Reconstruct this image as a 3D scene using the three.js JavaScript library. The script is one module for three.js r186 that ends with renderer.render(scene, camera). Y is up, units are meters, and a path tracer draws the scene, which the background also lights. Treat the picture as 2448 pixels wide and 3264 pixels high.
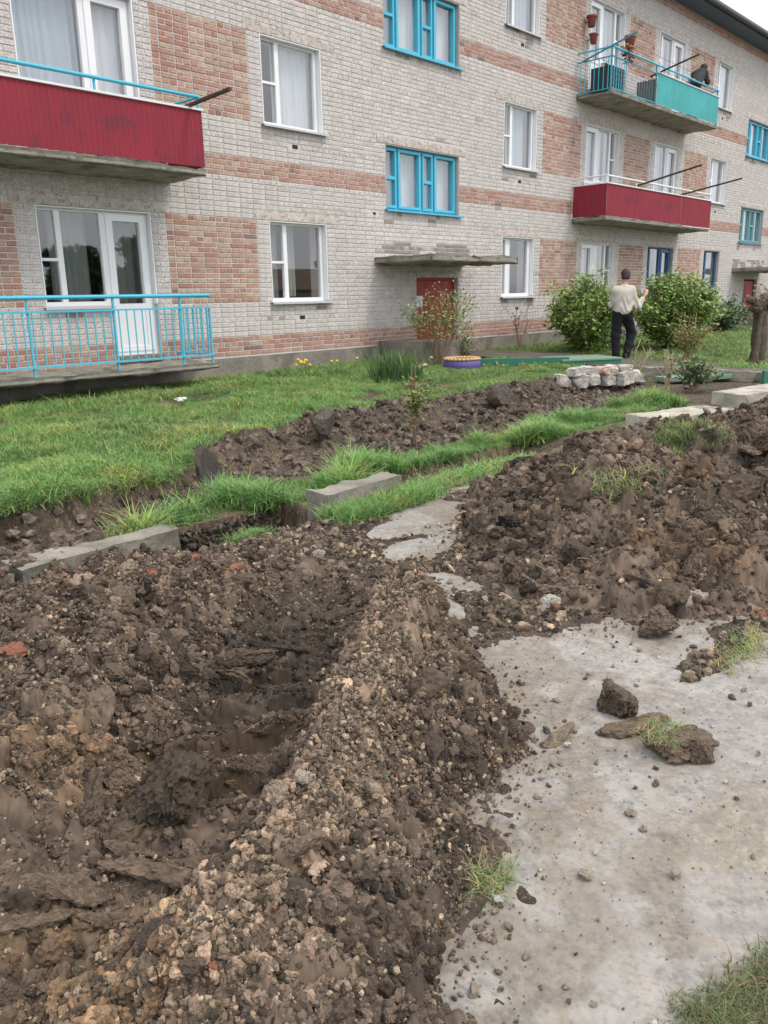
import * as THREE from 'three';
import { mergeGeometries, mergeVertices, toCreasedNormals } from 'three/addons/utils/BufferGeometryUtils.js';
import { RoundedBoxGeometry } from 'three/addons/geometries/RoundedBoxGeometry.js';
import { MarchingCubes } from 'three/addons/objects/MarchingCubes.js';

// ---------------------------------------------------------------- camera, sky, sun, exposure
const scene = new THREE.Scene();
const camera = new THREE.PerspectiveCamera(64.35, 768 / 1024, 0.05, 400);
camera.position.set(0, 1.42, 0);
camera.up.set(0.20038, 0.96669, -0.15926);
camera.lookAt(0.70738, 1.42 - 0.25523, -0.65914);
camera.updateMatrixWorld(); camera.updateProjectionMatrix();

const renderer = new THREE.WebGLRenderer({ antialias: true });
renderer.setSize(768, 1024);
renderer.toneMapping = THREE.LinearToneMapping;
renderer.toneMappingExposure = 1.42;
renderer.shadowMap.enabled = true;

// ---------------------------------------------------------------- random numbers and noise
let seedState = 1;
function seed(s) { seedState = s >>> 0; }
function rnd() { seedState = (seedState + 0x6d2b79f5) | 0; let t = Math.imul(seedState ^ (seedState >>> 15), 1 | seedState); t = (t + Math.imul(t ^ (t >>> 7), 61 | t)) ^ t; return ((t ^ (t >>> 14)) >>> 0) / 4294967296; }
const rr = (a, b) => a + (b - a) * rnd();
function h2(i, j, s) { let h = Math.imul(i, 374761393) + Math.imul(j, 668265263) + Math.imul(s, 1274126177); h = Math.imul(h ^ (h >>> 13), 1274126177); h ^= h >>> 16; return (h >>> 0) / 4294967296; }
const sm = (a, b, x) => { const t = Math.min(1, Math.max(0, (x - a) / (b - a))); return t * t * (3 - 2 * t); };
const mix = (a, b, t) => a + (b - a) * t;
const clamp = (x, a = 0, b = 1) => Math.min(b, Math.max(a, x));
function vn(x, y, s = 0) { const i = Math.floor(x), j = Math.floor(y); let u = x - i, v = y - j; u = u * u * (3 - 2 * u); v = v * v * (3 - 2 * v); return mix(mix(h2(i, j, s), h2(i + 1, j, s), u), mix(h2(i, j + 1, s), h2(i + 1, j + 1, s), u), v); }
function fbm(x, y, o = 4, s = 0) { let a = 0.5, r = 0, n = 0; for (let k = 0; k < o; k++) { r += a * vn(x, y, s + k * 17); n += a; x = x * 2.03 + 11.3; y = y * 2.03 - 7.1; a *= 0.5; } return r / n; }
// lumps lying side by side on a plane: tallest of the domes around the point; returns [height, id]
const lumpOut = [0, 0];
function lumps(x, y, s, present = 0.8) {
  const i = Math.floor(x), j = Math.floor(y); let best = 0, id = 0;
  for (let a = -1; a <= 1; a++) for (let b = -1; b <= 1; b++) {
    const p = i + a, q = j + b, k = h2(p, q, s + 3); if (k > present) continue;
    const r = 0.3 + 0.5 * h2(p, q, s + 4), dx = x - p - h2(p, q, s), dy = y - q - h2(p, q, s + 1), an = h2(p, q, s + 5) * 3.14, c = Math.cos(an), sn = Math.sin(an);
    const u = dx * c + dy * sn, v = (dy * c - dx * sn) * (1 + 0.8 * h2(p, q, s + 6)), d2 = (u * u + v * v) / (r * r);
    if (d2 < 1) { const h = r * Math.pow(1 - d2, 0.85); if (h > best) { best = h; id = h2(p, q, s + 7); } }
  }
  lumpOut[0] = best; lumpOut[1] = id; return best;
}
function n3(x, y, z, s = 0) { const k = Math.floor(z), t = z - k, f = t * t * (3 - 2 * t); return mix(vn(x + k * 17.17, y + k * 5.31, s), vn(x + (k + 1) * 17.17, y + (k + 1) * 5.31, s), f); }

// sky: an even bright overcast, a little brighter overhead, soft cloud streaks
{
  const W = 256, H = 128, d = new Float32Array(W * H * 4);
  for (let j = 0; j < H; j++) for (let i = 0; i < W; i++) {
    const el = ((j + 0.5) / H - 0.5) * Math.PI, up = Math.sin(el), k = (j * W + i) * 4;
    const a = (i / W) * Math.PI * 2, n = n3(Math.cos(a) * 3 * Math.cos(el) + 9, Math.sin(a) * 3 * Math.cos(el) + 4, up * 3 + 7, 5);
    const L = up > 0 ? 1.02 + 0.32 * up + 0.22 * (n - 0.5) : 0.22;
    d[k] = L * (up > 0 ? 0.97 : 1); d[k + 1] = L * (up > 0 ? 1.0 : 0.9); d[k + 2] = L * (up > 0 ? 1.06 : 0.75); d[k + 3] = 1;
  }
  const t = new THREE.DataTexture(d, W, H, THREE.RGBAFormat, THREE.FloatType);
  t.mapping = THREE.EquirectangularReflectionMapping; t.magFilter = t.minFilter = THREE.LinearFilter; t.needsUpdate = true;
  scene.background = t; scene.environment = t;
}
const sun = new THREE.DirectionalLight(0xfff3e2, 1.3);
sun.position.set(12 + 5, 22, -6 + 13); sun.target.position.set(12, 0, -6);
sun.castShadow = true; sun.shadow.radius = 26; sun.shadow.mapSize.set(2048, 2048);
Object.assign(sun.shadow.camera, { left: -30, right: 30, top: 25, bottom: -25, near: 1, far: 80 });
scene.add(sun, sun.target);

// ---------------------------------------------------------------- bookkeeping
const taken = new Map();
function numbered(n) { const k = taken.get(n) ?? 0; taken.set(n, k + 1); return k ? n + '_' + String(k).padStart(3, '0') : n; }
function tag(o, label, category, group, kind) { if (label) o.userData.label = label; if (category) o.userData.category = category; if (group) o.userData.group = group; if (kind) o.userData.kind = kind; return o; }
function thing(name, label, category, pos = [0, 0, 0], turn = 0, group) { const o = new THREE.Group(); o.name = numbered(name); o.position.set(...pos); o.rotation.y = turn; scene.add(o); return tag(o, label, category, group); }
function part(name, geo, mat, parent) {
  const g = Array.isArray(geo) ? (geo.length > 1 ? mergeGeometries(geo.map((q) => { q = q.index ? q.toNonIndexed() : q; for (const k of Object.keys(q.attributes)) if (!['position', 'normal', 'uv', 'color'].includes(k)) q.deleteAttribute(k); return q; })) : geo[0]) : geo;
  const m = new THREE.Mesh(g, mat); m.name = parent ? name : numbered(name); m.castShadow = m.receiveShadow = true; (parent ?? scene).add(m); return m;
}
function sole(name, geo, mat, label, category, group) { return tag(part(name, geo, mat), label, category, group); }
function struct(name, geo, mat) { const m = part(name, geo, mat); m.userData.kind = 'structure'; return m; }

// ---------------------------------------------------------------- geometry helpers
const V3 = (x, y, z) => new THREE.Vector3(x, y, z);
function box(x0, x1, y0, y1, z0, z1) { return new THREE.BoxGeometry(x1 - x0, y1 - y0, z1 - z0).translate((x0 + x1) / 2, (y0 + y1) / 2, (z0 + z1) / 2); }
function rbox(x0, x1, y0, y1, z0, z1, r = 0.01) { return new RoundedBoxGeometry(x1 - x0, y1 - y0, z1 - z0, 1, r).translate((x0 + x1) / 2, (y0 + y1) / 2, (z0 + z1) / 2); }
function rod(a, b, r0, r1 = r0, n = 8) {
  const A = V3(...a), B = V3(...b), d = B.clone().sub(A), L = d.length();
  const g = new THREE.CylinderGeometry(r1, r0, L, n, 1); g.translate(0, L / 2, 0);
  g.applyQuaternion(new THREE.Quaternion().setFromUnitVectors(V3(0, 1, 0), d.normalize())); return g.translate(A.x, A.y, A.z);
}
function bar(a, b, w, h = w) { // square bar
  const A = V3(...a), B = V3(...b), d = B.clone().sub(A), L = d.length();
  const m = new THREE.Matrix4().lookAt(V3(0, 0, 0), d, Math.abs(d.y) > 0.9 * L ? V3(1, 0, 0) : V3(0, 1, 0));
  return new THREE.BoxGeometry(w, h, L).translate(0, 0, -L / 2).applyMatrix4(m).translate(A.x, A.y, A.z);
}
function tube(pts, r, seg = 12, n = 5) { return new THREE.TubeGeometry(new THREE.CatmullRomCurve3(pts.map((p) => V3(...p))), seg, r, n); }
function rough(g, amp, freq, s = 1, crease) { // rough up a closed geometry
  g = g.clone(); if (g.attributes.uv) g.deleteAttribute('uv'); g.deleteAttribute('normal'); g = mergeVertices(g, 1e-4); g.computeVertexNormals();
  const p = g.attributes.position, n = g.attributes.normal;
  for (let i = 0; i < p.count; i++) {
    const x = p.getX(i), y = p.getY(i), z = p.getZ(i);
    let v = n3(x * freq, y * freq, z * freq, s) - 0.5; v += 0.5 * (n3(x * freq * 2.3 + 4, y * freq * 2.3, z * freq * 2.3, s + 9) - 0.5); v += 0.25 * (n3(x * freq * 5.1 + 4, y * freq * 5.1, z * freq * 5.1, s + 19) - 0.5);
    p.setXYZ(i, x + n.getX(i) * v * amp, y + n.getY(i) * v * amp, z + n.getZ(i) * v * amp);
  }
  if (crease) g = toCreasedNormals(g, crease); else g.computeVertexNormals(); return g;
}
function speckle(g, freq, s) { // grains of paler and darker matter over a lump
  const p = g.attributes.position, a = new Float32Array(p.count * 3);
  for (let i = 0; i < p.count; i++) { const x = p.getX(i) * freq, y = p.getY(i) * freq, z = p.getZ(i) * freq; let v = 0.72 + 0.6 * (n3(x, y, z, s) - 0.45) + 0.55 * (n3(x * 3.1, y * 3.1, z * 3.1, s + 5) - 0.5); v = clamp(v, 0.2, 1.5); a[3 * i] = v; a[3 * i + 1] = v * 0.985; a[3 * i + 2] = v * 0.965; }
  g.setAttribute('color', new THREE.BufferAttribute(a, 3)); return g;
}
function withUV(g, s = 1) { // planar uv in metres, chosen by the way each face points
  g = g.index ? g.toNonIndexed() : g; const p = g.attributes.position, n = g.attributes.normal, uv = new Float32Array(p.count * 2);
  for (let i = 0; i < p.count; i++) { const ax = Math.abs(n.getX(i)), ay = Math.abs(n.getY(i)), az = Math.abs(n.getZ(i)); const x = p.getX(i) / s, y = p.getY(i) / s, z = p.getZ(i) / s; if (ay >= ax && ay >= az) { uv[2 * i] = x; uv[2 * i + 1] = z; } else if (az >= ax) { uv[2 * i] = x; uv[2 * i + 1] = y; } else { uv[2 * i] = z; uv[2 * i + 1] = y; } }
  g.setAttribute('uv', new THREE.BufferAttribute(uv, 2)); return g;
}
function setCol(g, c) { const n = g.attributes.position.count, a = new Float32Array(n * 3); for (let i = 0; i < n; i++) { a[3 * i] = c[0]; a[3 * i + 1] = c[1]; a[3 * i + 2] = c[2]; } g.setAttribute('color', new THREE.BufferAttribute(a, 3)); return g; }
function cut(g, n, lo, hi, s0, sq = 1) { // slice flat faces off a ball, as a spade or a break does
  g = g.clone(); if (g.attributes.uv) g.deleteAttribute('uv'); g.deleteAttribute('normal'); g = mergeVertices(g, 1e-4); seed(s0); const p = g.attributes.position, pl = Array.from({ length: n }, () => { const a = rr(0, 6.283), y = rr(-1, 1), r = Math.sqrt(1 - y * y); return [Math.cos(a) * r, y, Math.sin(a) * r, rr(lo, hi)]; });
  for (let i = 0; i < p.count; i++) { let x = p.getX(i), y = p.getY(i), z = p.getZ(i); for (const q of pl) { const d = x * q[0] + y * q[1] + z * q[2] - q[3]; if (d > 0) { x -= q[0] * d; y -= q[1] * d; z -= q[2] * d; } } p.setXYZ(i, x, y, z); }
  g.computeVertexNormals(); return g;
}
function lump(detail, k, amp = 0.8) { let g = cut(new THREE.IcosahedronGeometry(1.15, detail), 9, 0.5, 0.95, 500 + k); g = rough(g, 0.32 * amp, 1.7, 20 + k * 5); g = rough(g, 0.2 * amp, 5.5, 50 + k * 3); g = rough(g, 0.13, 13, 80 + k * 3, 0.5); return speckle(g, 6, 7 + k); }
const lumpGeos = [0, 1, 2, 3, 4, 5, 6].map((k) => lump(8, k));
const smallGeos = [0, 1, 2, 3, 4].map((k) => speckle(rough(rough(cut(new THREE.IcosahedronGeometry(1.1, 2), 6, 0.55, 0.95, 700 + k), 0.5, 1.4, 60 + k * 5), 0.35, 3.6, 40 + k, 0.4), 1.6, 3 + k));
const midGeos = [0, 1, 2, 3, 4, 5].map((k) => lump(5, 40 + k, 1.25));
const bigLumps = [0, 1, 2, 3, 4].map((k) => lump(20, 20 + k, 0.9));
const flat = (k, sx, sy, sz) => { let g = cut(new THREE.IcosahedronGeometry(1.15, 18), 10, 0.55, 0.95, 640 + k).scale(sx, sy, sz); g = rough(g, 0.14, 4, 30 + k); g = rough(g, 0.07, 11, 60 + k); g = rough(g, 0.035, 26, 90 + k, 0.5); return speckle(g, 7, k); };
const flatGeos = [0, 1, 2, 3].map((k) => flat(k, 1, 0.28, 0.5)), barGeos = [0, 1, 2, 3].map((k) => flat(10 + k, 1, 0.17, 0.24));
const shape = (g, n, lo, hi, k, sx, sy, sz) => rough(rough(cut(g, n, lo, hi, k), 0.1, 2.2, k), 0.035, 9, k + 3, 0.5).scale(sx, sy, sz);

// ---------------------------------------------------------------- textures (grain, stains and wear only)
function tex(size, f, srgb = true) {
  const d = new Uint8Array(size * size * 4), o = [0, 0, 0];
  for (let j = 0; j < size; j++) for (let i = 0; i < size; i++) { f(i / size, j / size, o); const k = (j * size + i) * 4; d[k] = clamp(o[0]) * 255; d[k + 1] = clamp(o[1]) * 255; d[k + 2] = clamp(o[2]) * 255; d[k + 3] = 255; }
  const t = new THREE.DataTexture(d, size, size); t.wrapS = t.wrapT = THREE.RepeatWrapping; t.magFilter = THREE.LinearFilter; t.minFilter = THREE.LinearMipmapLinearFilter; t.generateMipmaps = true; if (srgb) t.colorSpace = THREE.SRGBColorSpace; t.needsUpdate = true; return t;
}
// tiling noise
function tn(u, v, f, s) { const x = u * f, y = v * f, i = Math.floor(x), j = Math.floor(y); let a = x - i, b = y - j; a = a * a * (3 - 2 * a); b = b * b * (3 - 2 * b); const m = (q) => ((q % f) + f) % f; return mix(mix(h2(m(i), m(j), s), h2(m(i + 1), m(j), s), a), mix(h2(m(i), m(j + 1), s), h2(m(i + 1), m(j + 1), s), a), b); }
function tf(u, v, f, o, s) { let a = 0.5, r = 0, n = 0; for (let k = 0; k < o; k++) { r += a * tn(u, v, f, s + k * 13); n += a; f *= 2; a *= 0.55; } return r / n; }
function ta(u, v, fu, fv, s) { const x = u * fu, y = v * fv, i = Math.floor(x), j = Math.floor(y); let a = x - i, b = y - j; a = a * a * (3 - 2 * a); b = b * b * (3 - 2 * b); const m = (q, f) => ((q % f) + f) % f; return mix(mix(h2(m(i, fu), m(j, fv), s), h2(m(i + 1, fu), m(j, fv), s), a), mix(h2(m(i, fu), m(j + 1, fv), s), h2(m(i + 1, fu), m(j + 1, fv), s), a), b); }
function tl(u, v, f, s, present = 0.8) { // tiling lumps
  const x = u * f, y = v * f, i = Math.floor(x), j = Math.floor(y), m = (q) => ((q % f) + f) % f; let best = 0, id = 0;
  for (let a = -1; a <= 1; a++) for (let b = -1; b <= 1; b++) { const p = m(i + a), q = m(j + b); if (h2(p, q, s + 3) > present) continue; const r = 0.25 + 0.5 * h2(p, q, s + 4), dx = x - i - a - h2(p, q, s), dy = y - j - b - h2(p, q, s + 1), d2 = (dx * dx + dy * dy) / (r * r); if (d2 < 1) { const h = r * Math.sqrt(1 - d2); if (h > best) { best = h; id = h2(p, q, s + 7); } } }
  lumpOut[0] = best; lumpOut[1] = id; return best;
}
const soilMap = tex(1024, (u, v, o) => {
  let c = 0.60 + 0.55 * (tf(u, v, 12, 6, 3) - 0.5), h = 0;
  tl(u, v, 60, 40, 0.7); if (lumpOut[0] > 0.22) c = mix(c, 0.36 + 0.62 * lumpOut[1], 0.75);
  tl(u, v, 150, 50, 0.5); if (lumpOut[0] > 0.3) c = mix(c, 0.4 + 0.6 * lumpOut[1], 0.6);
  c += 0.1 * (h2(u * 1024 | 0, v * 1024 | 0, 9) - 0.5); const w = tf(u, v, 5, 3, 77) - 0.5;
  o[0] = c * (1 + 0.06 * w); o[1] = c * 0.985; o[2] = c * (0.96 - 0.08 * w);
});
const soilBump = tex(1024, (u, v, o) => { let h = 0.45 * tf(u, v, 16, 6, 3) + 0.4 * tl(u, v, 60, 40, 0.7) + 0.25 * tl(u, v, 150, 50, 0.5); o[0] = o[1] = o[2] = h; }, false);
const concreteMap = tex(2048, (u, v, o) => {
  const big = tf(u, v, 4, 5, 11), mid = tf(u, v, 14, 5, 23), fine = tf(u, v, 90, 4, 31);
  let c = 0.70 + 0.1 * (big - 0.5) + 0.09 * (mid - 0.5) + 0.22 * (fine - 0.5), r = 1.0, b = 0.95;
  const dirt = sm(0.50, 0.66, tf(u, v, 6, 6, 51) + 0.25 * (fine - 0.5)); // trodden-in earth, with ragged outlines
  c = mix(c, 0.53 + 0.18 * (fine - 0.5), dirt * 0.32); b -= 0.055 * dirt; const peb = tf(u, v, 310, 2, 411), peb2 = tf(u, v, 170, 3, 421); c = mix(c, 0.52, 0.4 * sm(0.64, 0.76, peb)); c = mix(c, 0.82, 0.3 * sm(0.36, 0.26, peb)); c = mix(c, 0.5, 0.3 * sm(0.64, 0.74, peb2)); 
  const film = sm(0.56, 0.72, tf(u, v, 9, 6, 91) + 0.2 * (mid - 0.5)); c = mix(c, 0.77, film * 0.22);
  
  o[0] = c * (r + 0.025 * dirt); o[1] = c * 0.975; o[2] = c * b;
});
const concreteBump = tex(1024, (u, v, o) => { o[0] = o[1] = o[2] = 0.5 * tf(u, v, 8, 6, 23) + 0.5 * tf(u, v, 90, 3, 31) - 0.25 * sm(0.64, 0.74, tf(u, v, 60, 2, 421)); }, false);
const castMap = tex(512, (u, v, o) => { const c = 0.72 + 0.3 * (tf(u, v, 5, 6, 3) - 0.5) + 0.12 * (tf(u, v, 90, 2, 8) - 0.5), s = sm(0.52, 0.7, tf(u, v, 7, 5, 44)); o[0] = c * (1 - 0.22 * s); o[1] = c * (0.98 - 0.19 * s); o[2] = c * (0.93 - 0.21 * s); });
const castBump = tex(512, (u, v, o) => { o[0] = o[1] = o[2] = tf(u, v, 12, 6, 3) - 0.3 * sm(0.6, 0.66, tf(u, v, 30, 2, 71)); }, false);
const brickGrain = tex(512, (u, v, o) => { const c = 0.86 + 0.3 * (tf(u, v, 24, 5, 3) - 0.5) - 0.16 * sm(0.62, 0.7, tf(u, v, 40, 2, 8)); o[0] = c; o[1] = c * 0.99; o[2] = c * 0.98; });
const panelMap = tex(512, (u, v, o) => { const c = 0.95 + 0.05 * (ta(u, v, 60, 5, 3) - 0.5) + 0.14 * (tf(u, v, 5, 4, 9) - 0.5), d = sm(0.6, 0.72, tf(u, v, 12, 5, 19)); o[0] = c * (1 - 0.12 * d); o[1] = c * (1 + 0.1 * d); o[2] = c * (1 + 0.06 * d); });
const clothMap = tex(256, (u, v, o) => { const c = 0.9 + 0.14 * (tf(u, v, 32, 3, 3) - 0.5); o[0] = o[1] = o[2] = c; });
const barkMap = tex(256, (u, v, o) => { const c = 0.7 + 0.5 * (tf(u, v * 0.25, 32, 4, 3) - 0.5); o[0] = c; o[1] = c * 0.97; o[2] = c * 0.93; });

const std = (rgb, rough = 0.9, extra = {}) => new THREE.MeshStandardMaterial({ color: new THREE.Color().setRGB(...rgb), roughness: rough, ...extra });
const M = {
  soil: std([1, 1, 1], 0.92, { map: soilMap, bumpMap: soilBump, bumpScale: 0.012, vertexColors: true }),
  mud: std([1, 1, 1], 0.93, { vertexColors: true }),
  clod: [[0.075, 0.056, 0.041], [0.14, 0.112, 0.086], [0.047, 0.036, 0.028], [0.2, 0.165, 0.128], [0.105, 0.08, 0.06]].map((c) => std([c[0] * 1.4, c[1] * 1.33, c[2] * 1.24], 0.92, { vertexColors: true })),
  crumb: std([1.25, 1.25, 1.25], 0.92, { vertexColors: true }),
  concrete: std([0.6, 0.59, 0.575], 0.86, { map: concreteMap, bumpMap: concreteBump, bumpScale: 0.006, vertexColors: true }),
  cast: std([0.44, 0.42, 0.39], 0.9, { map: castMap, bumpMap: castBump, bumpScale: 0.006 }),
  slab: std([0.58, 0.565, 0.53], 0.92, { map: castMap, bumpMap: castBump, bumpScale: 0.012 }),
  pale: std([0.8, 0.77, 0.72], 0.9, { map: castMap, bumpMap: castBump, bumpScale: 0.008 }),
  mortar: std([0.56, 0.52, 0.515], 0.95),
  plinth: std([0.5, 0.47, 0.45], 0.92, { map: castMap, bumpMap: castBump, bumpScale: 0.008 }),
  lintel: std([0.72, 0.66, 0.62], 0.9, { map: brickGrain, bumpMap: castBump, bumpScale: 0.004 }),
  brick: std([1, 1, 1], 0.92, { vertexColors: true, map: brickGrain }),
  pvc: std([0.78, 0.79, 0.8], 0.35), pvcOld: std([0.66, 0.65, 0.6], 0.5),
  teal: std([0.07, 0.44, 0.60], 0.5), tealDark: std([0.05, 0.3, 0.4], 0.55), navy: std([0.025, 0.1, 0.22], 0.5), greyTeal: std([0.16, 0.33, 0.37], 0.6),
  tealPanel: std([0.055, 0.39, 0.4], 0.65, { map: panelMap }), red: std([0.27, 0.013, 0.032], 0.7, { map: panelMap }), doorRed: std([0.34, 0.045, 0.03], 0.6), whitePaint: std([0.72, 0.73, 0.74], 0.5),
  rust: std([0.07, 0.045, 0.035], 0.85), sillMetal: std([0.5, 0.5, 0.52], 0.45), dark: std([0.02, 0.02, 0.022], 0.9),
  glass: new THREE.MeshPhysicalMaterial({ color: 0xffffff, roughness: 0.02, transmission: 1, thickness: 0, ior: 1.75 }),
  curtain: new THREE.MeshPhysicalMaterial({ color: new THREE.Color().setRGB(0.72, 0.77, 0.82), roughness: 1, transmission: 0.35, thickness: 0, side: THREE.DoubleSide }),
  curtainBlue: new THREE.MeshPhysicalMaterial({ color: new THREE.Color().setRGB(0.5, 0.6, 0.68), roughness: 1, transmission: 0.4, thickness: 0, side: THREE.DoubleSide }), curtainCream: new THREE.MeshPhysicalMaterial({ color: new THREE.Color().setRGB(0.6, 0.56, 0.48), roughness: 1, transmission: 0.35, thickness: 0, side: THREE.DoubleSide }),
  drape: std([0.2, 0.22, 0.2], 0.95, { side: THREE.DoubleSide }),
  room: std([0.2, 0.19, 0.17], 0.95),
  bark: std([0.2, 0.165, 0.13], 0.95, { map: barkMap }), twig: std([0.28, 0.2, 0.13], 0.9), redTwig: std([0.26, 0.15, 0.1], 0.9), dryTwig: std([0.42, 0.34, 0.23], 0.9),
  leaf: new THREE.MeshPhysicalMaterial({ color: 0xffffff, roughness: 0.6, side: THREE.DoubleSide, transmission: 0.35, thickness: 0 }),
  grass: new THREE.MeshPhysicalMaterial({ color: 0xffffff, roughness: 0.7, side: THREE.DoubleSide, transmission: 0.35, thickness: 0 }),
  brickRed: std([0.33, 0.115, 0.06], 0.9), ochre: std([0.42, 0.27, 0.13], 0.9), stone: std([0.5, 0.48, 0.44], 0.85), orange: std([0.8, 0.13, 0.05], 0.6), white: std([0.8, 0.8, 0.78], 0.7),
  greenPaint: std([0.03, 0.15, 0.1], 0.65), greenFaded: std([0.16, 0.26, 0.18], 0.8), purple: std([0.1, 0.075, 0.27], 0.6), tyreYellow: std([0.5, 0.33, 0.16], 0.7), yellow: std([0.75, 0.5, 0.03], 0.6),
  skin: std([0.5, 0.27, 0.2], 0.6), sweater: std([0.6, 0.55, 0.49], 0.95, { map: clothMap }), trousers: std([0.006, 0.006, 0.009], 0.95), hair: std([0.03, 0.018, 0.014], 0.7), shoe: std([0.25, 0.22, 0.2], 0.7), jacket: std([0.035, 0.04, 0.045], 0.9), jeans: std([0.02, 0.025, 0.05], 0.9),
  pot: std([0.2, 0.05, 0.035], 0.7), board: std([0.03, 0.045, 0.05], 0.8), wood: std([0.16, 0.11, 0.075], 0.9), roof: std([0.1, 0.1, 0.11], 0.8), soffit: std([0.1, 0.13, 0.17], 0.9), asphalt: std([0.24, 0.215, 0.18], 0.95, { map: castMap, bumpMap: castBump, bumpScale: 0.01 }),
};
function uvmap(t, s) { const c = t.clone(); c.repeat.set(1 / s, 1 / s); c.needsUpdate = true; return c; }

// ================================================================ GROUND
const FZ = -11.1; // the facade plane
function trenchT(x, z) { // 1 in the trench, 0 outside
  const w = 0.24 * (fbm(x * 1.7, 3.3, 3, 4) - 0.5) + 0.06 * (fbm(x * 7, z * 7, 2, 8) - 0.5), far = mix(-5.78, -6.3, sm(3.5, 4.6, x)) + 1.2 * w, near = mix(-4.62, -5.02, sm(2.6, 3.4, x)) - w;
  const soft = mix(0.09, 0.2, sm(3.6, 4.6, x));
  return sm(far - soft, far + soft, z) * (1 - sm(near - soft, near + soft, z)) * (1 - sm(11.6, 12.4, x));
}
function slotT(x, z) {
  const w = 0.03 * (fbm(x * 9, z * 9, 2, 12) - 0.5);
  const a = sm(2.55, 2.58, x) * (1 - sm(3.6, 3.66, x)) * sm(-4.42 + w, -4.4 + w, z) * (1 - sm(-3.92 + w, -3.9 + w, z));
  const b = 0.8 * sm(4.3, 4.36, x) * (1 - sm(6.2, 7.2, x)) * sm(-4.5 + 3 * w, -4.42 + 3 * w, z) * (1 - sm(-4.1 + 4 * w, -3.99 + 4 * w, z));
  return Math.max(a, b);
}
function baseH(x, z) { return 0.17 * sm(-4.9, -9.5, z) + 0.02 * (fbm(x * 0.9, z * 0.9, 3, 41) - 0.5); }
function bankT(x, z) { // loose earth thrown along the far side of the trench and on its ends
  const w = 0.3 * (fbm(x * 1.3, z * 1.3, 3, 61) - 0.5), c = mix(-6.15, -6.55, sm(4, 6, x)) + w;
  let b = sm(3.7, 4.6, x) * (1 - sm(11.2, 12.6, x)) * Math.exp(-Math.pow((z - c) / 0.29, 2));
  b = Math.max(b, 0.55 * Math.exp(-(Math.pow((x - 4.1) / 0.5, 2) + Math.pow((z + 5.35) / 0.35, 2))));
  return b;
}
function soilLumps(x, z, s) { const a = 0.06 * (fbm(x * 11, z * 11, 2, 3) - 0.5), xx = x + a, zz = z - a; return 0.075 * lumps(xx * 6.5, zz * 6.5, 100 + s, 0.75) + 0.032 * lumps(xx * 17, zz * 17, 200 + s, 0.8) + 0.014 * lumps(xx * 42, zz * 42, 300 + s, 0.8); }
function earthT(x, z) { // how bare the ground is: 1 earth, 0 grass
  let e = Math.max(trenchT(x, z), sm(0.25, 0.5, bankT(x, z) + 0.5 * (fbm(x * 2.6, z * 2.6, 3, 65) - 0.55)), sm(0.02, 0.2, slotT(x, z)));
  const n = fbm(x * 2.2, z * 2.2, 4, 71);
  e = Math.max(e, sm(0.63, 0.7, n) * 0.6);
  if (z > -4.45 && x > 6.6) e = Math.max(e, sm(0.46, 0.5, n));
  if (x > 10.4 && x < 13.4 && z > -6.9) e = Math.max(e, sm(0.5 - 0.25 * sm(10.4, 11.6, x), 0.56 - 0.25 * sm(10.4, 11.6, x), n));
  if (x < 2.62 && z > -4.95) e = Math.max(e, sm(0.3, 0.36, n));
  return e;
}
function groundH(x, z) {
  let h = baseH(x, z); const t = trenchT(x, z), b = bankT(x, z), s = slotT(x, z), e = Math.max(t, sm(0.1, 0.5, b), z > -4.45 ? 0 : 0);
  h -= t * (mix(0.2, 0.13, sm(3.6, 4.6, x)) + 0.14 * (fbm(x * 1.5, z * 2, 3, 81) - 0.4)); h += b * 0.075 * (0.1 + 1.7 * sm(0.35, 0.7, fbm(x * 1.6, z * 1.6, 3, 91))); h -= s * 0.34;
  if (e > 0.01) h += e * (soilLumps(x, z, 0) * 1.15 - 0.02);
  h += 0.02 * (fbm(x * 8, z * 8, 3, 101) - 0.5);
  if (z > -3.89) h = Math.min(h, mix(h, -0.06, sm(-3.89, -3.86, z)));
  return h;
}
function grid(xs, zs, H, C, uvs = 0.8) {
  const nx = xs.length, nz = zs.length, p = new Float32Array(nx * nz * 3), c = C ? new Float32Array(nx * nz * 3) : null, uv = new Float32Array(nx * nz * 2), idx = [], o = [0, 0, 0];
  for (let j = 0; j < nz; j++) for (let i = 0; i < nx; i++) { const k = j * nx + i, x = xs[i], z = zs[j], y = H(x, z); p[3 * k] = x; p[3 * k + 1] = y; p[3 * k + 2] = z; uv[2 * k] = x / uvs; uv[2 * k + 1] = z / uvs; if (C) { C(x, z, y, o); c[3 * k] = o[0]; c[3 * k + 1] = o[1]; c[3 * k + 2] = o[2]; } }
  for (let j = 0; j < nz - 1; j++) for (let i = 0; i < nx - 1; i++) { const a = j * nx + i, b = a + 1, d = a + nx, e = d + 1; idx.push(a, d, b, b, d, e); }
  const g = new THREE.BufferGeometry(); g.setAttribute('position', new THREE.BufferAttribute(p, 3)); g.setAttribute('uv', new THREE.BufferAttribute(uv, 2)); if (C) g.setAttribute('color', new THREE.BufferAttribute(c, 3));
  g.setIndex(idx); g.computeVertexNormals(); return g;
}
function steps(list) { const r = []; for (let k = 0; k < list.length - 1; k++) { const [a, d] = list[k], b = list[k + 1][0], n = Math.max(1, Math.round((b - a) / d)); for (let i = 0; i < n; i++) r.push(a + ((b - a) * i) / n); } r.push(list[list.length - 1][0]); return r; }
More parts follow.
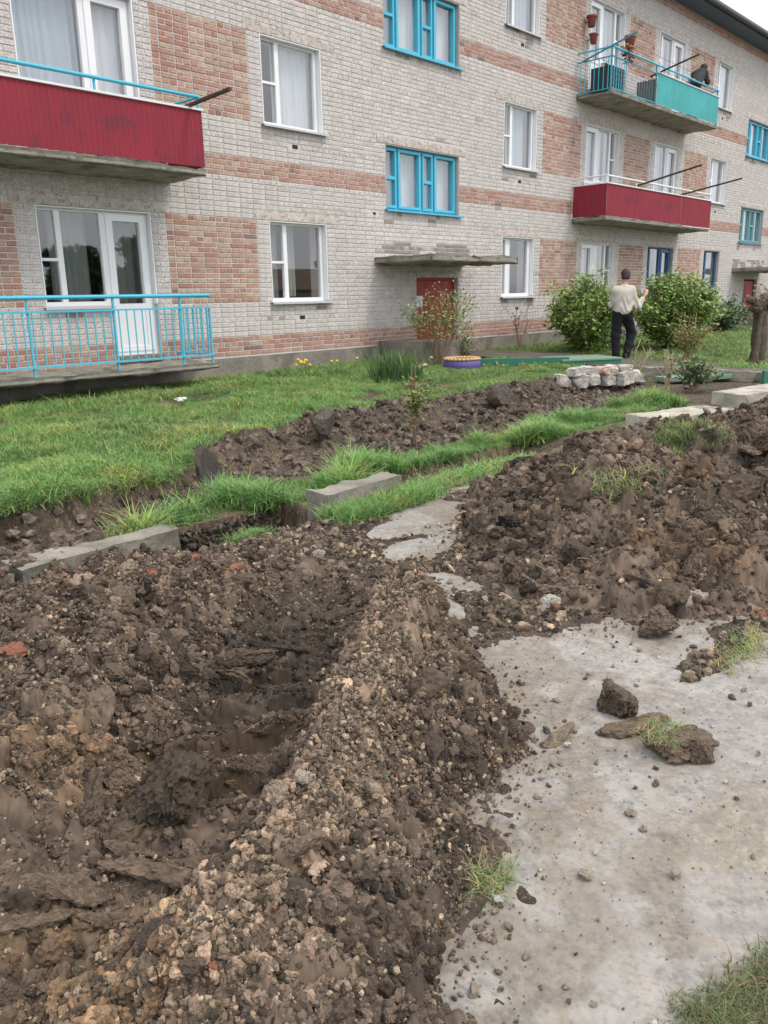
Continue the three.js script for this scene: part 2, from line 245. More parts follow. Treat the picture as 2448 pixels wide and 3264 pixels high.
function soilTone(x, z, o) { // wet dark earth, drier paler crumbs
  const d = fbm(x * 2.4, z * 2.4, 4, 111), f = fbm(x * 23, z * 23, 3, 131); let v = 0.09 + 0.1 * (d - 0.35) + 0.09 * (f - 0.5);
  lumps(x * 17, z * 17, 200, 0.8); v += 0.05 * (lumpOut[1] - 0.45);
  v = clamp(v, 0.022, 0.26); const w = fbm(x * 1.1, z * 1.1, 3, 151);
  o[0] = v * 1.82; o[1] = v * (1.34 + 0.03 * w); o[2] = v * (0.97 - 0.06 * w);
}
{
  const xs = steps([[-60, 8], [-12, 2], [0, 0.3], [1, 0.03], [6.5, 0.045], [13.5, 0.2], [24, 1], [60, 6], [140, 0]]), zs = steps([[FZ - 0.3, 0.25], [-8, 0.12], [-7.1, 0.03], [-4.46, 0.012], [-3.86, 0.04], [-3.82, 0.12], [-3.4, 2], [6, 4], [40, 12], [90, 0]]);
  const g = grid(xs, zs, groundH, (x, z, y, o) => {
    soilTone(x, z, o); const e = earthT(x, z), n = fbm(x * 3, z * 3, 3, 7);
    const bl = sm(0.5, 0.62, fbm(x * 1.1, z * 1.1, 4, 27)) * 0.7, gr = [mix(0.12 + 0.05 * n, 0.2, bl), mix(0.14 + 0.06 * n, 0.165, bl), mix(0.055, 0.1, bl)]; for (let k = 0; k < 3; k++) o[k] = mix(gr[k] * 1.5, o[k] * 1.15, Math.max(sm(0.01, 0.14, e), x > 2.5 && x < 3.72 ? sm(-4.46, -4.42, z) : 0));
  });
  struct('ground', g, M.soil);
}
function polySD(px, pz, P) { let d = 1e9, ins = false; for (let i = 0, j = P.length - 1; i < P.length; j = i++) { const [ax, az] = P[i], [bx, bz] = P[j], dx = bx - ax, dz = bz - az, t = clamp(((px - ax) * dx + (pz - az) * dz) / (dx * dx + dz * dz)); d = Math.min(d, Math.hypot(px - ax - dx * t, pz - az - dz * t)); if ((az > pz) !== (bz > pz) && px < ((bx - ax) * (pz - az)) / (bz - az) + ax) ins = !ins; } return ins ? d : -d; }
const P1 = [[-1.2, -0.2], [0.6, -0.25], [1.0, -0.83], [1.12, -0.93], [1.36, -0.98], [1.52, -1.12], [1.6, -1.22], [1.98, -1.27], [2.12, -1.42], [2.32, -1.62], [2.44, -1.95], [2.62, -2.25], [2.7, -2.8], [2.6, -3.3], [2.36, -3.95], [1.2, -4.0], [-1.2, -4.0]];
const P2 = [[3.12, -2.04], [3.25, -1.5], [3.6, -1.14], [4.3, -0.82], [5.6, -0.5], [8, -0.05], [12.5, 0.5], [13, -3.2], [9.8, -3.3], [8.3, -3.4], [6.4, -3.72], [5.4, -3.75], [4.62, -3.5], [3.62, -2.72]];
// the paved yard: worn concrete, cracked across
{
  const g = grid(steps([[-4, 0.5], [0.6, 0.02], [5, 0.2], [16, 1], [30, 0]]), steps([[-3.87, 0.02], [0.2, 0.4], [9, 0]]), (x, z) => 0.012 * (fbm(x * 0.8, z * 0.8, 3, 201) - 0.5) + 0.004 * (fbm(x * 5, z * 5, 2, 211) - 0.5), (x, z, y, o) => { const d = -Math.max(polySD(x, z, P1), polySD(x, z, P2)), n = fbm(x * 7, z * 7, 5, 241), w = sm(0.02, 0.12, n - 0.3 - 0.36 * sm(0, 0.75, d)) * 0.7; o[0] = 1 - 0.3 * w; o[1] = 1 - 0.36 * w; o[2] = 1 - 0.45 * w; }, 3.1);
  struct('concrete_pavement', g, M.concrete);
}
// the walk from the entrance, a worn asphalt strip
struct('entrance_path', grid(steps([[13.55, 0.2], [15.35, 0]]), steps([[FZ + 0.02, 0.2], [-3.4, 0]]), (x, z) => baseH(x, z) + 0.055 + 0.02 * (fbm(x * 3, z * 3, 3, 221) - 0.5), null, 2), M.asphalt);

// ================================================================ EARTH HEAPS
function segDist(px, pz, pts) { let best = 9, t0 = 0; for (let i = 0; i < pts.length - 1; i++) { const [ax, az] = pts[i], [bx, bz] = pts[i + 1], dx = bx - ax, dz = bz - az, t = clamp(((px - ax) * dx + (pz - az) * dz) / (dx * dx + dz * dz)), d = Math.hypot(px - ax - dx * t, pz - az - dz * t); if (d < best) { best = d; t0 = (i + t) / (pts.length - 1); } } return [best, t0]; }
const CREST = [[2.42, -2.1], [2.1, -1.97], [1.85, -1.85], [1.6, -1.73], [1.33, -1.556], [1.15, -1.43], [1.0, -1.36], [0.85, -1.3], [0.72, -1.2]];
const TROUGH = [[2.3, -2.62], [1.95, -2.36], [1.7, -2.15], [1.49, -1.97], [1.27, -1.83], [1.06, -1.68], [0.86, -1.58], [0.62, -1.56], [0.3, -1.6]];
const B1 = [[1.15, -3.1, 0.5, 0.16], [1.34, -2.75, 0.33, 0.2], [1.0, -2.55, 0.3, 0.24], [1.04, -2.2, 0.2, 0.26], [1.28, -2.32, 0.2, 0.22], [0.84, -2.0, 0.2, 0.24], [0.6, -1.83, 0.17, 0.2], [2.25, -3.0, 0.35, 0.05], [1.8, -3.0, 0.4, 0.13], [2.0, -2.78, 0.25, 0.08], [0.3, -2.4, 0.5, 0.28], [0.98, -1.12, 0.2, 0.09], [1.05, -0.98, 0.16, 0.08], [0.8, -1.06, 0.18, 0.1], [0.6, -1.22, 0.2, 0.1], [0.46, -1.42, 0.16, 0.09], [1.9, -1.45, 0.22, 0.1], [2.15, -1.7, 0.2, 0.1]];
const B2 = [[4.4, -2.3, 0.7, 0.24], [5.4, -2.3, 0.8, 0.42], [5.9, -2.9, 0.6, 0.34], [7.6, -2.2, 1.2, 0.5], [4.45, -1.65, 0.5, 0.34], [3.75, -1.55, 0.35, 0.2], [6.3, -1.4, 0.9, 0.45], [9.6, -2.4, 1.2, 0.46], [4.5, -3.0, 0.6, 0.16], [6.9, -2.9, 0.4, 0.2], [9.4, -2.85, 0.5, 0.2], [11, -2.6, 0.8, 0.45]];
const hz = { kind: 0, grav: 0, smooth: 0, dry: 1 };  // dry: soil tone by moisture, with some occlusion shade painted in
function mudH(x, z) {
  if (z < (x < 3.7 ? -3.86 : -3.9) && x > 2.5 && x < 7) { hz.kind = 0; hz.grav = 0; return -0.2; }
  const w = 0.14 * (fbm(x * 3, z * 3, 3, 301) - 0.5) + 0.07 * (fbm(x * 14, z * 14, 2, 311) - 0.5), d1 = polySD(x, z, P1) + w, d2 = polySD(x, z, P2) + 1.6 * w;
  let h = -0.05, grav = 0.35, smooth = 0, dry = 1;
  if (d1 > 0) {
    let m = 0.05 * sm(0, 0.1, d1) + 0.02;
    for (const [bx, bz, r, a] of B1) m += a * Math.exp(-((x - bx) ** 2 + (z - bz) ** 2) / (r * r)) * 0.64;
    const [dc, tc] = segDist(x, z, CREST), left = (x - 1.5) * 0.53 + (z + 1.66) * 0.85 < 0; // which side of the crest
    const cw = left ? 0.11 : 0.25, cr = Math.exp(-Math.pow(dc / cw, 2)) * mix(0.22, 0.14, sm(0.6, 1, tc)); m += cr;
    const [dt, tt] = segDist(x, z, TROUGH); smooth = Math.exp(-Math.pow(dt / 0.27, 4)); m = mix(m, 0.055 + 0.015 * tt, smooth * 0.95);
    // bites of the bucket across the trough: low shelves with undercut edges
    const run = (x * 0.73 - z * 0.68) * 5.2 + 1.1 * fbm(x * 3, z * 3, 3, 321), f = run - Math.floor(run); m += smooth * mix(0.025, 0.1, sm(0.15, 0.3, tt) * (1 - sm(0.55, 0.68, tt))) * (sm(0, 0.22, f) * (1 - f) - 0.2) * (0.4 + 1.1 * fbm(x * 7, z * 7, 2, 327));
    grav = 0.55 + 0.75 * Math.exp(-Math.pow(dc / 0.25, 2)) * (1 - smooth) + 0.3 * sm(0.5, 0.65, fbm(x * 2.5, z * 2.5, 3, 331)) - 0.3 * smooth;
    { const wet = fbm(x * 5, z * 5, 3, 333) - 0.5, right = sm(0.14, 0.3, dc) * (left ? 0 : 1) * sm(0.35, 0.1, d1); dry = 1 + 0.36 * Math.exp(-Math.pow((dc + 0.1 * wet) / 0.2, 2)) * (1 - smooth) - 0.5 * sm(0.35, 0.75, smooth + 0.3 * wet) * sm(0.72, 0.6, tt + 0.3 * wet) - 0.38 * right; }  // moist and dry soil tones, plus occlusion shade painted into trough and right slope
    m *= sm(-0.01, 0.07, d1) * 0.9 + 0.1; h = Math.max(h, m);
  }
  if (d2 > 0) {
    let m = 0.04 * sm(0, 0.12, d2) + 0.015; for (const [bx, bz, r, a] of B2) m = Math.max(m, 0) + a * Math.exp(-((x - bx) ** 2 + (z - bz) ** 2) / (r * r)) * 0.4;
    m += 0.13 * (fbm(x * 1.9, z * 1.9, 3, 341) - 0.5) * sm(0, 0.5, d2); m *= 0.3 * sm(-0.02, 0.12, d2) + 0.7 * sm(0, 0.8, d2); h = Math.max(h, m); grav = 0.4 + 0.4 * sm(0.5, 0.62, fbm(x * 2, z * 2, 3, 351));
  }
  // thin trodden earth on the concrete between the heaps
  const inner = Math.max(d1, d2) > 0.2, lane = inner ? 9 : segDist(x, z, [[2.3, -3.9], [3.3, -3.5], [3.1, -2.6], [3.05, -2.0], [3.3, -1.35], [3.7, -0.95]])[0], spots = Math.min(Math.hypot((x - 3.4) / 0.3, (z + 2.95) / 0.2), Math.hypot((x - 2.72) / 0.25, (z + 2.3) / 0.2), Math.hypot((x - 3.7) / 0.3, (z + 3.3) / 0.16), Math.hypot((x - 3.05) / 0.22, (z + 2.45) / 0.3));
  const film = Math.max(d1, d2) > 0.2 ? -1 : 0.03 * (0.6 - 0.8 * lane - 0.5 * sm(-1.9, -1.5, z) + 0.5 * (fbm(x * 4, z * 4, 5, 361) - 0.5) - 0.55 * sm(1.15, 0.6, spots)) - 0.005;
  const streak = inner ? -1 : 0.02 * (0.75 - 5 * Math.abs(z + 1.08 - 0.02 * (x - 3.2)) + 0.9 * (fbm(x * 5, z * 5, 4, 371) - 0.5)) * sm(2.6, 3.0, x) - 0.006;
  const skirt = inner ? -1 : 0.03 * (0.3 + 3.2 * Math.min(0, Math.max(d1, d2)) + 1.3 * (fbm(x * 9, z * 9, 4, 381) - 0.5)) - 0.006;
  const corner = Math.min(0.012, 0.1 * (z + 0.6 - 0.3 * (x - 1.43)) * sm(1.25, 1.5, x) - 0.022 + 0.02 * (fbm(x * 9, z * 9, 3, 387) - 0.5));
  const thin = Math.max(z > -0.75 && x > 1.2 ? corner : -1, Math.min(film, 0.02), Math.min(streak, 0.015), Math.min(skirt, 0.012));
  let rel = 1; if (thin > h) { h = thin; rel = 0.16; grav = 0.45; smooth = 0.8; }
  if (h > -0.012) {
    const a = 0.07 * (fbm(x * 9, z * 9, 2, 3) - 0.5), xx = x + a, zz = z - a, s = 1 - 0.8 * smooth, near = sm(0, 0.12, Math.max(d1, d2));
    if (d2 > 0) h += rel * sm(0, 0.3, d2) * 0.14 * (lumps(xx * 2.6, zz * 2.6, 405, 0.55) - 0.12);
    h += rel * (0.1 * s * near * (d2 > 0 ? 1.5 : 1.15) * lumps(xx * 5, zz * 5, 400, 0.6) * (1.2 - 0.6 * Math.min(1, grav)) + 0.05 * (0.35 + 0.65 * s) * near * lumps(xx * 12.5, zz * 12.5, 410, 0.75) * 1.25 + 0.032 * (0.4 + 0.6 * s) * lumps(xx * 30, zz * 30, 420, 0.85) + 0.013 * lumps(xx * 70, zz * 70, 430, 0.9) + 0.03 * (fbm(x * 16, z * 16, 3, 391) - 0.5));
  }
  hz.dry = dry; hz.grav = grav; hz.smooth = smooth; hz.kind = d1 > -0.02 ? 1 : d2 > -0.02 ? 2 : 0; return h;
}
function mudTone(x, z, y, o) {
  const d = fbm(x * 2.1, z * 2.1, 4, 501), f = fbm(x * 26 + y * 31, z * 26 + y * 23, 3, 511); lumps(x * 12.5 + 0.4 * (fbm(x * 9, z * 9, 2, 3) - 0.5), z * 12.5, 410, 0.75); const id = lumpOut[1];
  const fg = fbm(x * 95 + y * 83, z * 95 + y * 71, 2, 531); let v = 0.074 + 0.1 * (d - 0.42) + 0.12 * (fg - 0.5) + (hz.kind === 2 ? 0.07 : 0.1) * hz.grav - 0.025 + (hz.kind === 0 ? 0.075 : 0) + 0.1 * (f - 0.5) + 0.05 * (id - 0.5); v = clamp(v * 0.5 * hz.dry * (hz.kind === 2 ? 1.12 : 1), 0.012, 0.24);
  const ochre = sm(0.62, 0.75, fbm(x * 1.6, z * 1.6, 4, 521)) + 0.8 * Math.exp(-(((x - 1.3) / 0.35) ** 2 + ((z + 3) / 0.3) ** 2)) * sm(0.4, 0.6, f);
  o[0] = v * (1.92 + 0.35 * ochre); o[1] = v * (1.37 + 0.1 * ochre); o[2] = v * (0.98 - 0.12 * ochre);
}
function mudMesh(xs, zs, want) { // the cells of the sheet that belong to one heap (or to the thin layer)
  const nx = xs.length, nz = zs.length, map = new Int32Array(nx * nz).fill(-1), P = [], C = [], UV = [], H = new Float32Array(nx * nz), K = new Uint8Array(nx * nz), o = [0, 0, 0], cols = new Float32Array(nx * nz * 3), idx = [];
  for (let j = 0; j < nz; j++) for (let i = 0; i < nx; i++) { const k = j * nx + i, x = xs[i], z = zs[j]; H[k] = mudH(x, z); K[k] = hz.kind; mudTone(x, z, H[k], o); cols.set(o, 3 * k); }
  const vert = (k) => { if (map[k] < 0) { map[k] = P.length / 3; const x = xs[k % nx], z = zs[(k / nx) | 0]; const lift = clamp(H[k] * 12, 0, 1), wx = lift * (0.05 * (fbm(x * 13, z * 13, 3, 901) - 0.5) + 0.016 * (fbm(x * 45, z * 45, 2, 905) - 0.5)), wz = lift * (0.05 * (fbm(x * 13 + 40, z * 13, 3, 911) - 0.5) + 0.016 * (fbm(x * 45, z * 45 + 30, 2, 915) - 0.5)); P.push(x + wx, H[k], z + wz); UV.push((x + H[k] * 0.8) / 0.8, (z + H[k] * 1.1) / 0.8); C.push(cols[3 * k], cols[3 * k + 1], cols[3 * k + 2]); } return map[k]; };
  for (let j = 0; j < nz - 1; j++) for (let i = 0; i < nx - 1; i++) { const a = j * nx + i, b = a + 1, d = a + nx, e = d + 1; if (K[a] !== want || Math.max(H[a], H[b], H[d], H[e]) < -0.02) continue; const A = vert(a), B = vert(b), D = vert(d), E = vert(e); idx.push(A, D, B, B, D, E); }
  const g = new THREE.BufferGeometry(); g.setAttribute('position', new THREE.Float32BufferAttribute(P, 3)); g.setAttribute('uv', new THREE.Float32BufferAttribute(UV, 2)); g.setAttribute('color', new THREE.Float32BufferAttribute(C, 3)); g.setIndex(idx); g.computeVertexNormals(); return g;
}
function crumbTone(c, light) { const t = rnd(); let v = light ? mix(0.055, 0.27, t * t) + 0.01 : mix(0.028, 0.15, t * t); if (rnd() < 0.03) v = rr(0.26, 0.4); const w = rnd(); c.setRGB(v * (1.17 + 0.12 * w), v * (0.93 + 0.03 * w), v * (0.7 - 0.08 * w)); if (rnd() < 0.004) c.setRGB(0.2, 0.085, 0.05); return c; }
const IM = new THREE.Matrix4(), IQ = new THREE.Quaternion(), IE = new THREE.Euler(), IC = new THREE.Color();
function scatter(name, geo, mat, list, parent) { const m = new THREE.InstancedMesh(geo, mat, list.length); m.name = parent ? name : numbered(name); m.castShadow = m.receiveShadow = true; list.forEach((q, i) => { IE.set(q.r[0], q.r[1], q.r[2]); m.setMatrixAt(i, IM.compose(V3(...q.p), IQ.setFromEuler(IE), V3(...q.s))); if (q.c) m.setColorAt(i, IC.setRGB(...q.c)); }); (parent ?? scene).add(m); return m; }
const heap1 = thing('soil_heap', 'nearest heap of dug up soil, filling the left foreground with a gravelly ridge', 'soil heap');
const heap2 = thing('soil_heap', 'farther heap of dark clods and turf at the right edge beyond the concrete', 'soil heap');
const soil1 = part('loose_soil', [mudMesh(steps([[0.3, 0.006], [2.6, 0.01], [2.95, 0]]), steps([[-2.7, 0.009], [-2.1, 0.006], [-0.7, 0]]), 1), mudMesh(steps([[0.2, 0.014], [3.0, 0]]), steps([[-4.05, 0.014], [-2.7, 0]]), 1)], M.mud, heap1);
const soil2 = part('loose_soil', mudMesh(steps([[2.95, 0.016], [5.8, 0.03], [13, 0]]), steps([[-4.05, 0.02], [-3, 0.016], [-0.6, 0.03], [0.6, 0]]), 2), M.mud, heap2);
struct('trodden_soil', [mudMesh(steps([[0.9, 0.015], [5, 0]]), steps([[-4.05, 0.015], [-0.6, 0.03], [0.15, 0]]), 0)], M.soil);
// crumbs, gravel and clods on the heaps
function heapBits(heap, want, x0, x1, z0, z1, nCrumb, nClod, sc, nMid) {
  { // lumps that stick together all over the heap
    const L = midGeos.map(() => []), o = [0, 0, 0]; let got = 0;
    for (let k = 0; k < nMid * 8 && got < nMid; k++) { const x = rr(x0, x1), z = rr(z0, z1); if (rnd() > 0.12 + 0.88 * sm(0.4, 0.56, fbm(x * 4.2, z * 4.2, 3, 871))) continue; const y = mudH(x, z); if (hz.kind !== want || y < 0.012 || rnd() < 0.88 * hz.smooth) continue; mudTone(x, z, y, o); const s = sc * mix(0.006, 0.03, Math.pow(rnd(), 2.9)) * (y < 0.05 ? 0.6 : 1) * (1 - 0.4 * Math.min(1, hz.grav)), v = mix(0.42, 1.85, Math.pow(rnd(), 1.25)); L[(rnd() * 6) | 0].push({ p: [x, y - s * 0.15, z], r: [rr(0, 6), rr(0, 6), rr(0, 6)], s: [s * rr(0.8, 1.5), s * rr(0.6, 1), s * rr(0.8, 1.3)], c: [o[0] * v, o[1] * v, o[2] * v] }); got++; }
    L.forEach((l, k) => l.length && (scatter('clod_mass', midGeos[k], M.crumb, l, heap).userData.kind = 'stuff'));
  }
  const lists = [[], [], [], [], []]; let tries = 0; const n = () => lists.reduce((a, l) => a + l.length, 0);
  while (n() < nCrumb && tries++ < nCrumb * 12) {
    const x = rr(x0, x1), z = rr(z0, z1); if (rnd() > 0.3 + 0.7 * sm(0.3, 0.52, fbm(x * 6, z * 6, 2, 881))) continue; const y = mudH(x, z); if (hz.kind !== want || y < 0.004) continue; if (rnd() > (0.15 + 0.95 * hz.grav) * (1 - 0.85 * hz.smooth)) continue;
    const s = sc * mix(0.0018, 0.0098, Math.pow(rnd(), 4.2)), c = crumbTone(IC, rnd() < (want === 1 ? 0.2 + 0.6 * hz.grav : 0.12));
    lists[(rnd() * 5) | 0].push({ p: [x, y + s * 0.05 + 0.014 * rnd() * rnd(), z], r: [rr(0, 6), rr(0, 6), rr(0, 6)], s: [s * rr(0.8, 1.3), s * rr(0.6, 1), s * rr(0.8, 1.2)], c: [c.r, c.g, c.b] });
  }
  lists.forEach((l, k) => { if (l.length) scatter('crumbs', smallGeos[k], M.crumb, l, heap).userData.kind = 'stuff'; });
  let made = 0; tries = 0;
  while (made < nClod && tries++ < 9000) {
    const x = rr(x0, x1), z = rr(z0, z1), y = mudH(x, z); if (hz.kind !== want || y < 0.03) continue; if (rnd() > 1.05 - 0.5 * hz.grav - 0.75 * hz.smooth) continue;
    const s = sc * mix(0.018, 0.06, Math.pow(rnd(), 2.2)), m = part('clod', lumpGeos[(rnd() * 7) | 0], M.clod[want === 2 ? [0, 2, 4, 0][(rnd() * 4) | 0] : (rnd() * 5) | 0], heap);
    m.position.set(x, y - s * 0.05, z); m.rotation.set(rr(0, 6), rr(0, 6), rr(0, 6)); m.scale.set(s * rr(0.8, 1.4), s * rr(0.55, 0.9), s * rr(0.8, 1.2)); made++;
  }
}
seed(11); heapBits(heap1, 1, 0.35, 2.9, -4.0, -0.75, 150000, 110, 1, 30000);
{ seed(13); const L = []; for (let k = 0; k < 90000 && L.length < 9000; k++) { const x = rr(2.2, 5), z = rr(-4, -0.7), y = mudH(x, z); if (hz.kind !== 0 || y < 0.003 || rnd() > 0.3 + 0.7 * sm(0.42, 0.6, fbm(x * 5, z * 5, 3, 17))) continue; const s = mix(0.0025, 0.028, Math.pow(rnd(), 6)), c = crumbTone(IC, rnd() < 0.4); L.push({ p: [x, y + s * 0.2, z], r: [rr(0, 6), rr(0, 6), rr(0, 6)], s: [s * rr(0.8, 1.5), s * rr(0.4, 0.8), s], c: [c.r, c.g, c.b] }); } tag(scatter('trodden_crumbs', smallGeos[3], M.crumb, L), 'crumbs of earth trodden into the ground between the two soil heaps', 'crumbs', null, 'stuff'); }
function clodPatch(heap, list, n, lo, hi, mats) { for (let k = 0; k < n; k++) { const q = list[(rnd() * list.length) | 0], a = rr(0, 6.28), r = q[2] * Math.sqrt(rnd()), x = q[0] + Math.cos(a) * r, z = q[1] + Math.sin(a) * r, y = mudH(x, z); if (y < 0.015) continue; const s = mix(lo, hi, Math.pow(rnd(), 1.6)), m = part('clod', (rnd() < 0.5 ? bigLumps : lumpGeos)[(rnd() * 5) | 0], M.clod[mats[(rnd() * mats.length) | 0]], heap); m.position.set(x, y - s * 0.12, z); m.rotation.set(rr(0, 6), rr(0, 6), rr(0, 6)); m.scale.set(s * rr(0.8, 1.5), s * rr(0.5, 0.8), s * rr(0.8, 1.2)); } }
seed(15); for (let k = 0; k < 26; k++) { const t = k < 18 ? rr(0.1, 0.62) : rr(0.62, 0.95), i = Math.min(7, Math.floor(t * 8)), f = t * 8 - i, A = TROUGH[i], B = TROUGH[i + 1], off = rr(-0.16, 0.16), x = mix(A[0], B[0], f) + off * 0.7, z = mix(A[1], B[1], f) + off * 0.7, y = mudH(x, z), L = rr(0.05, 0.14), m = part('smeared_ridge', barGeos[k % 4], M.clod[k < 18 ? [2, 0, 2][k % 3] : 4], heap1); m.position.set(x, y + rr(0.0, 0.018), z); m.rotation.set(rr(-0.2, 0.35), -0.82 + rr(-0.25, 0.25), rr(-0.1, 0.1)); m.scale.set(L, L * rr(0.8, 1.2), L * rr(0.8, 1.3)); }
seed(14); clodPatch(heap1, [[1.0, -1.0, 0.16], [0.85, -1.1, 0.18], [0.65, -1.22, 0.15], [1.2, -1.12, 0.16], [0.5, -1.4, 0.12]], 34, 0.016, 0.042, [0, 4, 2, 0]); clodPatch(heap1, [[2.05, -1.45, 0.16], [2.25, -1.7, 0.14], [1.75, -1.4, 0.15], [2.4, -2.0, 0.12]], 50, 0.024, 0.062, [0, 2, 4, 0]); clodPatch(heap1, [[0.95, -1.85, 0.14], [1.1, -2.05, 0.15], [0.75, -1.75, 0.13], [1.3, -2.35, 0.15]], 34, 0.024, 0.065, [0, 2, 4, 0]);
clodPatch(heap2, [[4.0, -1.6, 0.4], [4.6, -1.5, 0.45], [5.2, -1.9, 0.5], [4.3, -2.6, 0.5], [6.3, -1.9, 0.7], [5.6, -2.9, 0.6]], 40, 0.05, 0.13, [0, 4, 4, 0]);
seed(12); heapBits(heap2, 2, 3.0, 11, -3.8, 0.2, 24000, 210, 1.9, 14000);

// ================================================================ THE APARTMENT HOUSE
const house = thing('apartment_building', 'three storey grey and red brick apartment building with balconies behind the dug up lawn', 'building');
const ST = 2.79, ROW = 0.0775, Y0 = 0.525, EAVE = 9.14;
const S1 = 13.28, S2 = 31.4, MID = 22.3, MIDL = 4.26; // axes: stairs, stairs, balcony, balcony
const openings = []; // x0, x1, y0, y1, kind
const wins = [];
function addWin(x0, x1, y0, y1, type, o = {}) { openings.push([x0, x1, y0, y1]); wins.push({ x0, x1, y0, y1, type, ...o }); }
const lintels = [];
for (let f = 0; f < 3; f++) {
  const b = 1.365 + f * ST, t = 2.695 + f * ST;
  for (const [axis, sgn] of [[S1, -1], [S1, 1], [S2, -1], [S2, 1]]) { const c = axis + sgn * 3.375, blue = f === 0 && axis === S2; addWin(c - 0.66, c + 0.66, b, t, 'narrow', { mat: blue ? 'navy' : 'pvc', f, c }); lintels.push([c - 0.98, c + 0.98, t + 0.004, t + 0.155]); }
  for (const [axis, sgn] of [[MIDL, 1], [MID, -1], [MID, 1], [MIDL, -1]]) {
    const c = axis + sgn * 1.88, blue = f === 0 && axis === MID && sgn > 0; // window and door in one opening, the door on the inner side
    const dIn = sgn > 0 ? 1 : -1; // door towards +x of the left axis pair
    const door = axis === MIDL ? sgn : sgn;
    addWin(c - 0.87, c + 0.87, b, t, 'balcony', { mat: blue ? 'navy' : 'pvc', f, c, door, dx: door > 0 ? [c + 0.12, c + 0.87] : [c - 0.87, c - 0.12], yd: 0.66 + f * ST }); lintels.push([c - 1.2, c + 1.2, t + 0.004, t + 0.155]);
  }
  for (const axis of [S1, S2]) if (f > 0) { const y0 = 0.24 + f * ST, c = axis; addWin(c - 1.13, c + 1.13, y0, y0 + 1.172, 'stairs', { mat: axis === S2 && f === 1 ? 'greyTeal' : 'teal', f, c }); lintels.push([c - 1.36, c + 1.36, y0 + 1.176, y0 + 1.326]); }
}
const doors = [[S1 - 0.26, S1 + 1.1, 0.12, 1.79], [S2 - 0.26, S2 + 1.1, 0.12, 1.79]];
for (const d of doors) { openings.push(d); lintels.push([d[0] - 0.27, d[1] + 0.27, d[3] + 0.004, d[3] + 0.135]); }
const WX0 = -9, WX1 = 46;
const wallGeo = (() => {
  const s = new THREE.Shape([new THREE.Vector2(WX0, 0.5), new THREE.Vector2(WX1, 0.5), new THREE.Vector2(WX1, EAVE), new THREE.Vector2(WX0, EAVE)]);
  const hole = (x0, x1, y0, y1) => s.holes.push(new THREE.Path([new THREE.Vector2(x0, y0), new THREE.Vector2(x0, y1), new THREE.Vector2(x1, y1), new THREE.Vector2(x1, y0)]));
  for (const w of wins) { if (w.type !== 'balcony') hole(w.x0, w.x1, w.y0, w.y1); else { const p = w.door > 0 ? [[w.x0, w.y0], [w.x0, w.y1], [w.x1, w.y1], [w.x1, w.yd], [w.dx[0], w.yd], [w.dx[0], w.y0]] : [[w.x0, w.yd], [w.x0, w.y1], [w.x1, w.y1], [w.x1, w.y0], [w.dx[1], w.y0], [w.dx[1], w.yd]]; s.holes.push(new THREE.Path(p.map((q) => new THREE.Vector2(...q)))); } }
  for (const d of doors) hole(d[0], d[1], 0.503, d[3]);
  return new THREE.ExtrudeGeometry(s, { depth: 0.46, bevelEnabled: false }).translate(0, 0, FZ - 0.009 - 0.46);
})();
const wall = part('wall', wallGeo, M.mortar, house);
part('wall', [box(WX0, WX1, 0, EAVE, -22.1, -21.9), box(WX0 - 0.2, WX0 - 0.003, 0, EAVE, -22.1, FZ - 0.012), box(WX1 + 0.003, WX1 + 0.2, 0, EAVE, -22.1, FZ - 0.012)], M.mortar, house);
{ // floors and cross walls, so that the rooms behind the panes are closed
  const g = []; for (let f = 0; f <= 3; f++) g.push(box(WX0, WX1, 0.35 + f * ST, 0.59 + f * ST, -21.89, FZ - 0.48)); for (const x of [-4, 0.2, MIDL, 8.3, S1 - 1.5, S1 + 1.7, 18.4, MID, 26.2, S2 - 1.5, S2 + 1.7, 36]) g.push(box(x - 0.08, x + 0.08, 0.592, EAVE - 0.3, -15.2, FZ - 0.48)); g.push(box(WX0, WX1, 0.592, EAVE - 0.35, -15.42, -15.22));
  part('interior_wall', g, M.room, house);
}
const pl = []; { let x = WX0; for (const d of doors) { pl.push(box(x, d[0], -0.6, 0.497, FZ - 0.47, FZ + 0.035)); x = d[1]; } pl.push(box(x, WX1, -0.6, 0.497, FZ - 0.47, FZ + 0.035)); }
part('plinth', pl.map((g) => withUV(g, 2)), M.plinth, house);
for (const l of lintels) part('lintel', withUV(box(l[0], l[1], l[2], l[3], FZ - 0.2, FZ + 0.003), 1.3), M.lintel, house);

// ---------------- bricks
const brickGeo = (() => { // unit brick 1 x 1 x 1 with a worn arris; its face looks towards +z
  const cache = new Map();
  return (w, h) => { const key = w + ',' + h; if (cache.has(key)) return cache.get(key); const d = 0.03, c = 0.006, X = w / 2, Y = h / 2, P = [], put = (...q) => P.push(...q);
    const o = [[-X, -Y], [X, -Y], [X, Y], [-X, Y]], n = [[-X + c, -Y + c], [X - c, -Y + c], [X - c, Y - c], [-X + c, Y - c]];
    const quad = (a, b, e, f) => { put(...a, ...b, ...e, ...a, ...e, ...f); };
    quad([...n[0], 0], [...n[1], 0], [...n[2], 0], [...n[3], 0]);
    for (let i = 0; i < 4; i++) { const j = (i + 1) % 4; quad([...o[i], -c], [...o[j], -c], [...n[j], 0], [...n[i], 0]); quad([...o[i], -d], [...o[j], -d], [...o[j], -c], [...o[i], -c]); }
    const g = new THREE.BufferGeometry(); g.setAttribute('position', new THREE.Float32BufferAttribute(P, 3)); g.computeVertexNormals(); cache.set(key, g); return g; };
})();
